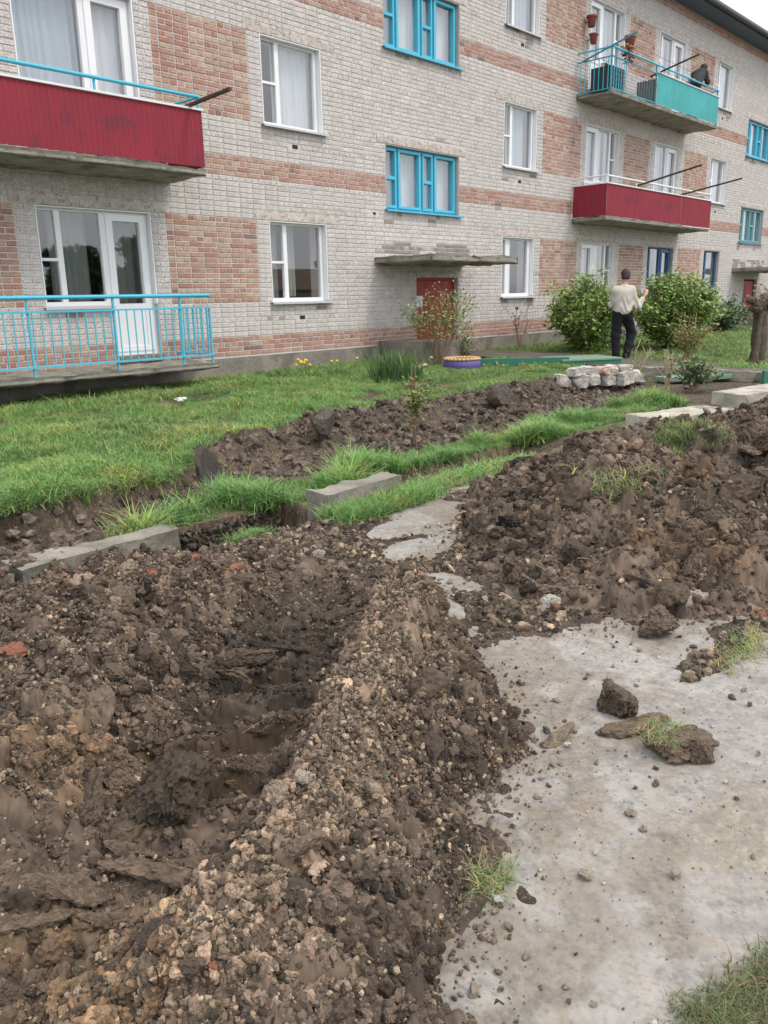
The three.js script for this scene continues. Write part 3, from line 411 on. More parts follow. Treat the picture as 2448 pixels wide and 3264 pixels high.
function inOpening(x0, x1, y0, y1) { for (const w of wins) { if (x1 > w.x0 + 0.005 && x0 < w.x1 - 0.005 && y1 > w.y0 + 0.005 && y0 < w.y1 - 0.005) return w; if (w.type === 'balcony' && x1 > w.dx[0] + 0.005 && x0 < w.dx[1] - 0.005 && y1 > w.yd + 0.005 && y0 < w.y1) return { x0: w.dx[0], x1: w.dx[1] }; } for (const d of doors) if (x1 > d[0] + 0.005 && x0 < d[1] - 0.005 && y1 > d[2] && y0 < d[3] - 0.005) return { x0: d[0], x1: d[1] }; for (const l of lintels) if (x1 > l[0] + 0.005 && x0 < l[1] - 0.005 && y1 > l[2] + 0.01 && y0 < l[3] - 0.01) return { x0: l[0], x1: l[1] }; return null; }
const redPanels = []; // x ranges filled with red brick beside the windows
for (const a of [S1, S2]) for (const s of [-1, 1]) redPanels.push(s < 0 ? [a - 6.02, a - 4.3] : [a + 4.3, a + 6.02]);
for (const a of [MIDL, MID]) redPanels.push([a - 0.72, a + 0.72]);
const vents = []; for (let f = 0; f < 3; f++) for (const c of [S1 - 3.375, S1 + 3.375, S2 - 3.375]) vents.push([c - 0.06, c + 0.06, 1.06 + f * ST]);
vents.push([11.78, 11.86, 2.89]);
const bricks = [];
seed(21);
const nRows = Math.floor((EAVE - Y0) / ROW);
for (let r = 0; r < nRows; r++) {
  const y = Y0 + r * ROW, q = r % 36, f = Math.floor(r / 36), yc = y + ROW / 2;
  const zone = (x) => { // which brick stands at x in this course
    if (q < 4) { const onWin = false; return 'band'; }
    if (r > nRows - 4) return 'band';
    if (q >= 11 && q <= 27) for (const p of redPanels) if (x > p[0] && x < p[1]) return 'panel';
    return 'white';
  };
  const edges = [1.6]; for (const p of redPanels) if (q >= 11 && q <= 27) edges.push(p[0], p[1]);
  for (const o of openings) { const ov = inOpening(o[0] + 0.02, o[0] + 0.04, y + 0.01, y + ROW - 0.01); if (ov) edges.push(ov.x0, ov.x1); }
  for (const l of lintels) if (y + ROW - 0.01 > l[2] + 0.01 && y + 0.01 < l[3] - 0.01) edges.push(l[0], l[1]);
  for (const w of wins) if (w.type === 'balcony' && y + ROW - 0.01 > w.yd + 0.005 && y + 0.01 < w.y1 - 0.005) edges.push(w.dx[0], w.dx[1]);
  edges.push(S1 + 1.5, 37.5); edges.sort((a, b) => a - b);
  for (let k = 0; k < edges.length - 1; k++) {
    const a = edges[k], b = edges[k + 1]; if (b - a < 0.03) continue; const c = (a + b) / 2; if (inOpening(c - 0.01, c + 0.01, y + 0.01, y + ROW - 0.01)) continue;
    const kind = zone(c), head = kind === 'white' ? r % 4 === 3 : kind === 'panel' ? r % 2 === 1 : rnd() < 0.2;
    const L = head ? 0.131 : 0.262; let x = a, off = kind === 'white' ? 0 : head ? 0 : kind === 'band' ? -rnd() * 0.2 : -0.131; const g0 = Math.ceil((a - 1.6) / L - 1e-6) * L + 1.6;
    let nx = kind === 'white' && !head ? g0 : a + L + off; if (nx - a < 0.045) nx += L;
    while (x < b - 0.02) { let e = Math.min(nx, b); if (b - e < 0.06) e = b; bricks.push([x, e, y, kind, head]); x = e; nx = e + L * (kind === 'white' ? 1 : 1 + 0.06 * (rnd() - 0.5)); if (kind === 'band' && rnd() < 0.25) nx = e + 0.131; }
  }
}
const toneOf = (kind, head, xc, yc, o) => {
  if (kind === 'white') { const v = 0.74 + 0.09 * (rnd() - 0.5) + 0.07 * (fbm(xc * 1.2, yc * 1.2, 3, 601) - 0.5); const over = Math.min(Math.abs(xc - S1 - 0.1), Math.abs(xc - S2 - 0.1)), grime = 0.55 * sm(0.4, 0.52, fbm(xc * 3.2, yc * 5.2, 4, 611) - (over < 1.5 && yc > 2.05 && yc < 2.5 ? 0 : wins.some((w) => xc > w.x0 - 0.1 && xc < w.x1 + 0.1 && yc < w.y0 && yc > w.y0 - 0.28) ? 0.2 : 0.4)); o[0] = v * (1.03 - grime); o[1] = v * (0.985 - grime); o[2] = v * (0.955 - grime); if (rnd() < 0.015) { o[0] *= 0.9; o[1] *= 0.87; o[2] *= 0.85; } return; }
  const t = rnd(), cream = kind === 'panel' ? (head ? 0.38 : 0.16) : 0.06; let c;
  if (t < cream) c = [0.64, 0.5, 0.37]; else if (t < cream + 0.012) c = [0.34, 0.23, 0.2]; else if (t < cream + 0.2) c = [0.54, 0.29, 0.225]; else if (t < cream + 0.5) c = [0.6, 0.4, 0.32]; else c = [0.58, 0.36, 0.285];
  const v = 1 + 0.14 * (rnd() - 0.5); for (let k = 0; k < 3; k++) o[k] = c[k] * v;
};
{
  const VP = new THREE.Matrix4().multiplyMatrices(camera.projectionMatrix, camera.matrixWorldInverse), tmp = V3(0, 0, 0);
  const seen = bricks.map((b, i) => { const x = (b[0] + b[1]) / 2, y = b[2] + ROW / 2; tmp.set(x, y, FZ).applyMatrix4(VP); const inn = Math.abs(tmp.x) < 0.99 && Math.abs(tmp.y) < 0.99 && !(x < 7.4 && y > 3.1 && y < 4.1); return [i, inn ? ((b[1] - b[0]) * 11) / Math.pow(0.707 * x + 7.3, 2) : 0]; }).sort((p, q) => q[1] - p[1]);
  const single = new Map(); let nw = 0, nr = 0; for (const [i, s] of seen) { if (s <= 0) break; const w = bricks[i][3] === 'white'; if (w ? nw < 300 : nr < 300) { single.set(i, 1); w ? nw++ : nr++; } }
  const pos = { w: [], r: [] }, nor = { w: [], r: [] }, col = { w: [], r: [] }, uvs = { w: [], r: [] }, o = [0, 0, 0], mats = new Map();
  const J = 0.0115; seed(22);
  bricks.forEach((b, i) => {
    const [x0, x1, y, kind, head] = b, xc = (x0 + x1) / 2, yc = y + ROW / 2; for (const v of vents) if (xc > v[0] - 0.06 && xc < v[1] + 0.06 && yc > v[2] && yc < v[2] + 0.09) return;
    toneOf(kind, head, xc, yc, o);
    const jx = kind === 'white' ? 0.002 : 0.004, w = Math.round((x1 - x0 - J - rnd() * jx) * 200) / 200, h = Math.round((ROW - J - rnd() * 0.003) * 500) / 500; if (w < 0.02) return;
    const g = brickGeo(w, h), dz = (rnd() - 0.5) * (kind === 'white' ? 0.004 : 0.007), dy = (rnd() - 0.5) * 0.003, tw = (rnd() - 0.5) * 0.012, px = xc, py = yc + dy, pz = FZ + dz;
    if (single.has(i)) {
      const key = o.map((q) => Math.round(q * 40)).join(); if (!mats.has(key)) mats.set(key, std([...o], 0.92, { map: brickGrain }));
      if (!g.attributes.uv) withUV(g, 0.5); const m = part(kind === 'white' ? 'white_brick' : 'red_brick', g, mats.get(key), wall); m.position.set(px, py, pz); m.rotation.z = tw * 0.5; return;
    }
    const k = kind === 'white' ? 'w' : 'r', P = g.attributes.position.array, N = g.attributes.normal.array;
    for (let v = 0; v < P.length; v += 3) { const X = P[v] - P[v + 1] * tw, Y = P[v + 1] + P[v] * tw * 0.5; pos[k].push(px + X, py + Y, pz + P[v + 2]); nor[k].push(N[v], N[v + 1], N[v + 2]); col[k].push(o[0], o[1], o[2]); uvs[k].push((px + X) * 2, (py + Y) * 2); }
  });
  for (const [k, name] of [['w', 'white_brickwork'], ['r', 'red_brickwork']]) { const g = new THREE.BufferGeometry(); g.setAttribute('position', new THREE.Float32BufferAttribute(pos[k], 3)); g.setAttribute('normal', new THREE.Float32BufferAttribute(nor[k], 3)); g.setAttribute('color', new THREE.Float32BufferAttribute(col[k], 3)); g.setAttribute('uv', new THREE.Float32BufferAttribute(uvs[k], 2)); part(name, g, M.brick, wall).userData.kind = 'stuff'; }
  for (const v of vents) part('vent', box(v[0], v[1], v[2] + 0.01, v[2] + 0.075, FZ - 0.0085, FZ - 0.005), M.dark, wall);
}

// ---------------- windows
function frameGeo(x0, x1, y0, y1, cells, z0, depth) { const s = new THREE.Shape([new THREE.Vector2(x0, y0), new THREE.Vector2(x1, y0), new THREE.Vector2(x1, y1), new THREE.Vector2(x0, y1)]); for (const c of cells) s.holes.push(new THREE.Path([new THREE.Vector2(c[0], c[2]), new THREE.Vector2(c[0], c[3]), new THREE.Vector2(c[1], c[3]), new THREE.Vector2(c[1], c[2])])); return new THREE.ExtrudeGeometry(s, { depth: depth - 0.008, bevelEnabled: true, bevelThickness: 0.004, bevelSize: 0.004, bevelOffset: -0.004, bevelSegments: 1 }).translate(0, 0, z0 + 0.004); }
function folds(x0, x1, y0, y1, z, amp, per, s) { const n = Math.max(6, Math.round((x1 - x0) / 0.025)), P = [], idx = []; for (let i = 0; i <= n; i++) { const x = mix(x0, x1, i / n), d = amp * Math.sin((x / per) * 6.28 + 2 * Math.sin(x * 9 + s)) + amp * 0.5 * Math.sin((x / per) * 17 + s); P.push(x, y0, z + d, x, y1, z + d * 0.7); if (i) { const k = 2 * i; idx.push(k - 2, k, k - 1, k, k + 1, k - 1); } } const g = new THREE.BufferGeometry(); g.setAttribute('position', new THREE.Float32BufferAttribute(P, 3)); g.setIndex(idx); g.computeVertexNormals(); return g; }
const zf = FZ - 0.1; // front of the frames
seed(31);
wins.forEach((w, wi) => {
  if (w.x0 < 1.5 || w.x0 > 38) return;
  const fm = M[w.mat], painted = w.mat !== 'pvc', { x0, x1, y0, y1 } = w, t = 0.055, W = x1 - x0, Hh = y1 - y0, win = new THREE.Group(); win.name = 'window'; house.add(win);
  let cells = [], extra = [];
  if (w.type === 'narrow') { const m0 = x0 + 0.375, m1 = m0 + 0.085, yd = mix(y0, y1, 0.5); cells = [[x0 + t, m0, y0 + t + 0.02, yd - 0.02], [x0 + t, m0, yd + 0.02, y1 - t], [m1, x1 - 0.09, y0 + t + 0.02, y1 - t]];
    if (w.f === 0 && w.c > S1 && w.c < S2 - 4) cells = [[x0 + t, m0 - 0.1, y0 + t + 0.02, y1 - t - 0.02], [m1 - 0.02, x1 - 0.14, y0 + t + 0.03, y1 - t]]; }
  else if (w.type === 'stairs') { const c = w.c; for (const s of [-1, 0]) { const b = s < 0 ? x0 + 0.06 : c + 0.03, e = s < 0 ? c - 0.03 : x1 - 0.06; cells.push([b + 0.03, b + 0.28, y0 + 0.09, mix(y0, y1, 0.5) - 0.02], [b + 0.03, b + 0.28, mix(y0, y1, 0.5) + 0.045, y1 - 0.09], [b + 0.43, e - 0.05, y0 + 0.09, y1 - 0.09]); extra.push(frameGeo(b, b + 0.31, y0 + 0.05, y1 - 0.05, [[b + 0.035, b + 0.275, y0 + 0.1, mix(y0, y1, 0.5) - 0.025], [b + 0.035, b + 0.275, mix(y0, y1, 0.5) + 0.03, y1 - 0.1]], zf + 0.003, 0.03), frameGeo(b + 0.37, e, y0 + 0.05, y1 - 0.05, [[b + 0.435, e - 0.055, y0 + 0.1, y1 - 0.1]], zf + 0.003, 0.03)); } }
  if (w.type === 'balcony') {
    const wx0 = w.door > 0 ? x0 : w.dx[1], wx1 = w.door > 0 ? w.dx[0] : x1, big = w.f === 1 && w.c < 10; // window beside the door
    if (big) cells = [[wx0 + t, wx1 - 0.03, y0 + t, y1 - t]]; else if (w.door > 0) { const m = wx0 + 0.3; cells = [[wx0 + t, m, y0 + t + 0.02, mix(y0, y1, 0.48) - 0.02], [wx0 + t, m, mix(y0, y1, 0.48) + 0.02, y1 - t], [m + 0.08, wx1 - 0.03, y0 + t + 0.02, y1 - t]]; } else { const m = wx1 - 0.3; cells = [[wx0 + 0.03, m - 0.08, y0 + t + 0.02, y1 - t], [m, wx1 - t, y0 + t + 0.02, mix(y0, y1, 0.48) - 0.02], [m, wx1 - t, mix(y0, y1, 0.48) + 0.02, y1 - t]]; }
    const d0 = w.dx[0], d1 = w.dx[1], df = new THREE.Group(); df.name = 'balcony_door'; house.add(df);
    const dc = [d0 + 0.16, d1 - 0.16, w.yd + 0.74, y1 - 0.15];
    part('door_frame', [frameGeo(d0, d1, w.yd, y1, [[d0 + 0.06, d1 - 0.06, w.yd + 0.06, y1 - 0.06]], zf - 0.07, 0.07), frameGeo(d0 + 0.055, d1 - 0.055, w.yd + 0.05, y1 - 0.055, [dc, [d0 + 0.17, d1 - 0.17, w.yd + 0.13, w.yd + 0.66]], zf - 0.06, 0.08)], fm, df);
    part('door_panel', rbox(d0 + 0.165, d1 - 0.165, w.yd + 0.125, w.yd + 0.665, zf - 0.04, zf + 0.006, 0.008), fm, df);
    part('pane', box(dc[0] - 0.01, dc[1] + 0.01, dc[2] - 0.01, dc[3] + 0.01, zf - 0.036, zf - 0.03), M.glass, df); part('threshold', box(d0, d1, w.yd - 0.1, w.yd - 0.003, zf - 0.1, FZ + 0.05), M.slab, df);
    if (w.f > 0 || w.c > 10) part('curtain', folds(d0 + 0.02, d1 - 0.02, w.yd + 0.6, y1, zf - 0.16, 0.02, 0.13, wi), M.curtain, df); else part('curtain', folds(d0 + 0.1, d1 - 0.02, w.yd + 0.2, y1, zf - 0.3, 0.025, 0.12, wi), M.drape, df);
    part('frame', frameGeo(wx0, wx1, y0, y1, cells, zf - 0.07, 0.07), fm, win); w.sx = [wx0 - (w.door > 0 ? 0.04 : 0), wx1 + (w.door > 0 ? 0 : 0.04)];
  } else { part('frame', [frameGeo(x0, x1, y0, y1, cells, zf - 0.07, 0.07), ...extra], fm, win); w.sx = [x0 - 0.05, x1 + 0.07]; }
  for (const c of cells) part('pane', box(c[0] - 0.01, c[1] + 0.01, c[2] - 0.01, c[3] + 0.01, zf - 0.04, zf - 0.034), M.glass, win);
  { // sloping sill and the plastered reveals
    const s = w.sx, sill = new THREE.Shape([new THREE.Vector2(0, 0), new THREE.Vector2(0.2, -0.018), new THREE.Vector2(0.2, -0.05), new THREE.Vector2(0.19, -0.05), new THREE.Vector2(0.19, -0.024), new THREE.Vector2(0, -0.008)]);
    part('sill', new THREE.ExtrudeGeometry(sill, { depth: s[1] - s[0], bevelEnabled: false }).rotateY(-Math.PI / 2).translate(s[1], y0 + 0.022, zf + 0.0).translate(0, 0, -0.02), painted ? fm : M.sillMetal, win);
    part('reveal', [box(x1 - 0.02, x1 - 0.003, y0 + 0.03, y1 - 0.004, zf + 0.006, FZ - 0.004), box(x0 + 0.003, x0 + 0.02, y0 + 0.03, y1 - 0.004, zf + 0.006, FZ - 0.004), box(x0 + 0.022, x1 - 0.022, y1 - 0.02, y1 - 0.005, zf + 0.006, FZ - 0.004)], painted ? M.lintel : M.pvc, win);
  }
  const a = w.type === 'balcony' ? w.sx[0] + 0.05 : x0 + 0.05, b = w.type === 'balcony' ? w.sx[1] - 0.02 : x1 - 0.05;
  if (w.type === 'stairs') part('curtain', folds(a, b, y0 + 0.02, y1, zf - 0.2, 0.015, 0.3, wi), M.curtain, win);
  else if (w.f === 0) { if (w.type === 'narrow' && w.c < S1) { part('curtain', folds(a, a + 0.33, y0 + 0.02, y1, zf - 0.2, 0.02, 0.11, wi), M.drape, win); part('curtain', folds(mix(a, b, 0.42), mix(a, b, 0.6), y0 + 0.1, y1, zf - 0.2, 0.02, 0.11, wi), M.drape, win); } else if (w.c > 10) part('curtain', folds(mix(a, b, 0.3), mix(a, b, 0.6), y0 + 0.02, y1, zf - 0.22, 0.02, 0.14, wi), M.curtain, win); else part('curtain', folds(mix(a, b, 0.35), mix(a, b, 0.95), y0 + 0.02, y1, zf - 0.35, 0.025, 0.13, wi), M.drape, win); }
  else { const k = rnd(), cm = k < 0.45 ? M.curtainBlue : k < 0.88 ? M.curtain : M.curtainCream, a0 = a + (w.type === 'narrow' ? 0.38 : 0); if (w.c < S1 + 4 || rnd() < 0.55) part('curtain', folds(a0, b - (rnd() < 0.5 ? 0.12 : 0), y0 + 0.02, y1, zf - 0.17, 0.022, rr(0.12, 0.2), wi), cm, win); else { const q = rr(0.25, 0.45); part('curtain', folds(a0, mix(a0, b, q), y0 + 0.02, y1, zf - 0.17, 0.024, 0.1, wi), cm, win); part('curtain', folds(mix(a0, b, 1 - q), b, y0 + 0.02, y1, zf - 0.17, 0.024, 0.1, wi + 3), cm, win); } }
});
// ---------------- entrances
doors.forEach((d, i) => {
  const g = new THREE.Group(); g.name = 'entrance_door'; house.add(g); const z = FZ - 0.13, m = i ? M.navy : M.doorRed, mid = d[0] + 0.44;
  part('door_frame', frameGeo(d[0], d[1], d[2] - 0.1, d[3], [[d[0] + 0.05, d[1] - 0.05, d[2] - 0.08, d[3] - 0.05]], z - 0.05, 0.075), i ? M.dark : M.doorRed, g);
  for (const [a, b] of [[d[0] + 0.052, mid - 0.006], [mid + 0.006, d[1] - 0.052]]) part('door_leaf', [rbox(a, b, d[2] - 0.06, d[3] - 0.053, z - 0.03, z + 0.01, 0.008), box(a + 0.08, b - 0.08, d[2] + 0.1, d[2] + 0.75, z + 0.008, z + 0.018), box(a + 0.08, b - 0.08, d[2] + 0.87, d[3] - 0.18, z + 0.008, z + 0.018)], i && a > mid ? M.doorRed : m, g);
  part('handle', [rod([mid - 0.06, d[2] + 0.8, z + 0.03], [mid - 0.06, d[2] + 0.98, z + 0.03], 0.01), box(mid - 0.075, mid - 0.045, d[2] + 0.78, d[2] + 1.0, z + 0.011, z + 0.02)], M.rust, g);
  if (!i) part('notice', box(d[0] + 0.1, d[0] + 0.31, d[3] - 0.58, d[3] - 0.36, z + 0.019, z + 0.022), M.white, g);
  part('stoop', withUV(rough(new THREE.BoxGeometry(1.15, 0.8, 1.1, 12, 8, 10).toNonIndexed(), 0.02, 5).translate(d[0] - 0.62, 0.19, FZ + 0.6), 1.5), M.cast, house);
  // the slab over the entrance, its edge crumbling
  const c = new THREE.BoxGeometry(2.75, 0.13, 1.42, 60, 4, 24); part('canopy', withUV(rough(c, 0.06, 4.3, 9 + i).translate(d[0] + 0.14, 2.09, FZ + 0.7), 1.5), M.slab, house);
  seed(77 + i); const cr = []; for (let k = 0; k < 40; k++) { const s = rr(0.02, 0.05); cr.push(smallGeos[k % 5].clone().scale(s * 1.6, s * 0.6, s).translate(d[0] + 0.14 + rr(-1.3, 1.3), 2.15 + s * 0.2, FZ + rr(0.05, 1.35))); } part('roof_debris', cr.map((q) => { q.deleteAttribute('color'); return q; }), M.slab, house);
});
// ---------------- roof
{
  part('soffit', box(WX0 - 0.6, WX1 + 0.6, EAVE + 0.002, EAVE + 0.05, -22.7, FZ + 0.55), M.soffit, house);
  const s = new THREE.Shape([new THREE.Vector2(-FZ - 0.62, 0.06), new THREE.Vector2(-FZ - 0.62, 0.2), new THREE.Vector2(16.6, 2.6), new THREE.Vector2(22.8, 0.2), new THREE.Vector2(22.8, 0.06)]);
  part('roof', new THREE.ExtrudeGeometry(s, { depth: WX1 - WX0 + 1.4, bevelEnabled: false }).rotateY(Math.PI / 2).translate(WX0 - 0.7, EAVE - 0.005, 0), M.roof, house);
  part('gutter', rod([WX0 - 0.6, EAVE + 0.07, FZ + 0.66], [WX1 + 0.6, EAVE + 0.07, FZ + 0.66], 0.06), M.roof, house);
}
// ---------------- balconies
function corrugated(a, b, y0, y1) { // profiled sheet from a to b (x, z), ribs upright
  const L = Math.hypot(b[0] - a[0], b[1] - a[1]), dx = (b[0] - a[0]) / L, dz = (b[1] - a[1]) / L, nxn = -dz, nzn = dx, per = 0.075, P = [], idx = []; const prof = [[0, 0], [0.3, 0], [0.42, 1], [0.88, 1], [1, 0]]; const pts = []; for (let k = 0; k * per < L; k++) for (const q of prof) pts.push([Math.min(L, (k + q[0]) * per), q[1] * 0.005]);
  const Q = []; pts.forEach(([t, d], i) => { for (const y of [y0, y1]) Q.push(t / 2.3 + a[0] * 0.37, y / 2.3), P.push(a[0] + dx * t + nxn * d, y, a[1] + dz * t + nzn * d); if (i) { const k = 2 * i; idx.push(k - 2, k, k - 1, k, k + 1, k - 1); } });
  const g = new THREE.BufferGeometry(); g.setAttribute('position', new THREE.Float32BufferAttribute(P, 3)); g.setIndex(idx); g.setAttribute('uv', new THREE.Float32BufferAttribute(Q, 2)); const h = g.toNonIndexed(); h.computeVertexNormals(); return h;
}
M.red.side = M.tealPanel.side = THREE.DoubleSide;
const bz = -10.2; // outer edge of the balconies
function balcony(name, x0, x1, yb, build) {
  const g = new THREE.Group(); g.name = 'balcony'; house.add(g);
  const L = x1 - x0, s = new THREE.BoxGeometry(L + 0.04, 0.1, FZ * -1 + bz + 0.02, Math.round(L * 12), 3, 12).toNonIndexed();
  const q = rough(s, 0.045, 4.2, 5 + yb); part('slab', withUV(q.translate((x0 + x1) / 2, yb, (FZ + bz) / 2 + 0.01), 1.3), M.slab, g); build(g); return g;
}
const rail = (a, b, r, m, g, name = 'rail') => part(name, rod(a, b, r), m, g);
for (const [x0, x1, left] of [[MIDL - 3.1, 7.36, 1], [19.02, 25.3, 0]]) {
  // first floor
  if (left) balcony('ground', x0, x1, 0.485, (g) => {
    rail([x0, 1.497, bz], [x1 - 0.07, 1.497, bz], 0.026, M.teal, g, 'handrail');
    for (const y of [1.325, 0.648]) part('rail', bar([x0, y, bz], [x1 - 0.05, y, bz], 0.03, 0.022), M.teal, g);
    for (const y of [1.325, 0.648]) part('rail', bar([x1 - 0.065, y, bz - 0.016], [x1 - 0.065, y, FZ + 0.003], 0.03, 0.022), M.teal, g);
    for (let x = x0 + 0.06; x < x1 - 0.1; x += 0.118) part('railing_bar', bar([x, 0.66, bz], [x, 1.313, bz], 0.013), M.teal, g);
    for (let z = bz - 0.1; z > FZ + 0.03; z -= 0.118) part('railing_bar', bar([x1 - 0.065, 0.66, z], [x1 - 0.065, 1.313, z], 0.013), M.teal, g);
    for (const x of [x0 + 0.02, 2.3, 3.45, 4.6, 5.76, 6.8, x1 - 0.065]) part('post', bar([x, 0.53, bz - 0.017], [x, x > 7 ? 1.31 : 1.475, bz - 0.017], 0.025), M.teal, g);
  });
  balcony('first', x0, x1, 3.165, (g) => {
    const h = left ? M.teal : M.whitePaint; rail([x0, 4.14, bz], [x1, 4.14, bz], 0.024, h, g, 'handrail'); for (const x of left ? [x1] : [x0, x1]) rail([x, 4.14, bz], [x, 4.14, FZ], 0.02, h, g, 'handrail');
    for (const x of [x0, mix(x0, x1, 0.25), mix(x0, x1, 0.5), mix(x0, x1, 0.75), x1]) part('post', bar([x, 3.22, bz - 0.02], [x, 4.12, bz - 0.02], 0.025), h, g);
    const cut = left ? x1 : x0 + 4.25; part('panel', corrugated([x0, bz + 0.02], [cut, bz + 0.02], 3.235, 3.955), M.red, g); if (!left) part('panel', corrugated([cut + 0.004, bz + 0.026], [x1 + 0.02, bz + 0.026], 3.215, 3.97), M.red, g); part('panel', corrugated(left ? [x1 + 0.012, bz + 0.02] : [x0 - 0.012, FZ + 0.01], left ? [x1 + 0.012, FZ + 0.01] : [x0 - 0.012, bz + 0.02], 3.235, 3.955), M.red, g);
    part('capping', [box(x0 - 0.02, x1 + 0.03, 3.958, 3.985, bz + 0.0, bz + 0.05), box(left ? x1 - 0.003 : x0 - 0.03, left ? x1 + 0.027 : x0, 3.958, 3.985, FZ + 0.01, bz - 0.004)], M.whitePaint, g);
    if (!left) part('flashing', box(x1 - 1.9, x1 + 0.02, 3.18, 3.2, bz + 0.02, bz + 0.04), M.whitePaint, g);
    for (const [a, b] of left ? [[[7.2, 4.0, -10.45], [7.1, 4.03, -9.15]]] : [[[20.75, 4.0, -10.5], [20.6, 4.33, -8.57]], [[23.55, 4.0, -10.5], [23.4, 4.27, -8.63]]]) part('clothesline_bar', bar(a, b, 0.05, 0.035), M.rust, g);
  });
  if (!left) balcony('second', x0, x1, 5.955, (g) => {
    const T = M.tealDark, cut = 21.35; rail([x0, 6.92, bz], [x1, 6.92, bz], 0.024, M.teal, g, 'handrail'); for (const x of [x0, x1]) rail([x, 6.92, bz], [x, 6.92, FZ], 0.02, M.teal, g, 'handrail');
    for (const y of [6.72, 6.04]) { part('rail', bar([x0, y, bz], [cut, y, bz], 0.03, 0.022), T, g); part('rail', bar([x0 - 0.002, y, bz - 0.02], [x0 - 0.002, y, FZ], 0.03, 0.022), T, g); }
    for (let x = x0 + 0.1; x < x0 + 0.75; x += 0.12) part('railing_bar', bar([x, 6.05, bz], [x, 6.71, bz], 0.014), M.teal, g); for (let z = bz - 0.1; z > FZ + 0.03; z -= 0.12) part('railing_bar', bar([x0, 6.05, z], [x0, 6.71, z], 0.014), M.teal, g);
    for (const x of [x0, cut, 23.3, x1]) part('post', bar([x, 6.01, bz - 0.02], [x, 6.9, bz - 0.02], 0.03), T, g);
    part('panel', corrugated([cut, bz + 0.02], [x1, bz + 0.02], 6.03, 6.74), M.tealPanel, g); part('capping', box(cut - 0.01, x1 + 0.02, 6.743, 6.765, bz, bz + 0.045), M.whitePaint, g);
    for (let x = 20.4; x < cut; x += 0.14) part('board', rbox(x, x + 0.1, 6.03, mix(6.38, 6.62, (x - 20.4) / 0.95), bz - 0.05, bz - 0.03, 0.006), M.board, g);
    part('clothesline_bar', bar([18.97, 6.72, -10.95], [18.8, 7.03, -9.5], 0.035, 0.03), T, g); part('clothesline_bar', bar([21.5, 6.72, -10.45], [21.35, 6.96, -9.15], 0.045, 0.03), M.rust, g); part('clothesline', [rod([19.1, 7.02, -10.0], [24, 6.98, -10.0], 0.004), rod([20, 7.25, -10.9], [25.2, 7.2, -10.9], 0.004)], M.dark, g);
  });
}

// ================================================================ KERBS, SLABS, STONES
function worn(w, h, d, amp, s, segs = 0.035) { return withUV(rough(new THREE.BoxGeometry(w, h, d, Math.ceil(w / segs), Math.ceil(h / segs), Math.ceil(d / segs)).toNonIndexed(), amp, 7, s, 0.6), 1.1); }
function curb(label, x0, x1, y, z0, z1, s, tilt = 0) { const t = thing('curb_block', label, 'curb', [(x0 + x1) / 2, y, (z0 + z1) / 2]); const m = part('concrete', worn(x1 - x0, 0.34, z1 - z0, 0.05, s), M.cast, t); m.position.y = -0.17; t.rotation.z = tilt; return t; }
curb('long low concrete curb with mossy end at the left edge, left of the open slot', 1.62, 2.56, 0.115, -4.25, -4.05, 3, 0.01);
curb('soil covered concrete curb at the far left edge of the photo', 0.5, 1.6, 0.1, -4.26, -4.07, 4, -0.01);
curb('short concrete curb standing in green grass beyond the open slot', 3.6, 4.33, 0.16, -4.06, -3.86, 5, 0.015);
{
  const a = thing('concrete_slab', 'pale flat concrete slab half buried behind the farther soil heap', 'concrete slab', [8.62, 0.06, -3.6], -0.26); part('slab', worn(1.2, 0.2, 0.5, 0.03, 6), M.pale, a);
  const b = thing('concrete_slab', 'clean pale concrete block lying tilted at the right edge of the photo', 'concrete slab', [11.1, 0.08, -3.62], -0.3); const m = part('slab', worn(1.25, 0.2, 0.5, 0.012, 7), M.pale, b); m.rotation.z = 0.03;
}
{ seed(43); const L = []; for (let k = 0; k < 260; k++) { const x = rr(0.6, 2.35), s = mix(0.006, 0.03, Math.pow(rnd(), 4)), v = rr(0.05, 0.16); if (fbm(x * 4, 3, 2, 3) < 0.45) continue; L.push({ p: [x, 0.115 + s * 0.2, rr(-4.24, -4.08)], r: [rr(0, 6), rr(0, 6), rr(0, 6)], s: [s, s * 0.6, s], c: [v * 1.3, v, v * 0.75] }); } tag(scatter('curb_crumbs', smallGeos[0], M.crumb, L), 'crumbs of earth lying on top of the left curb', 'crumbs', null, 'stuff'); }
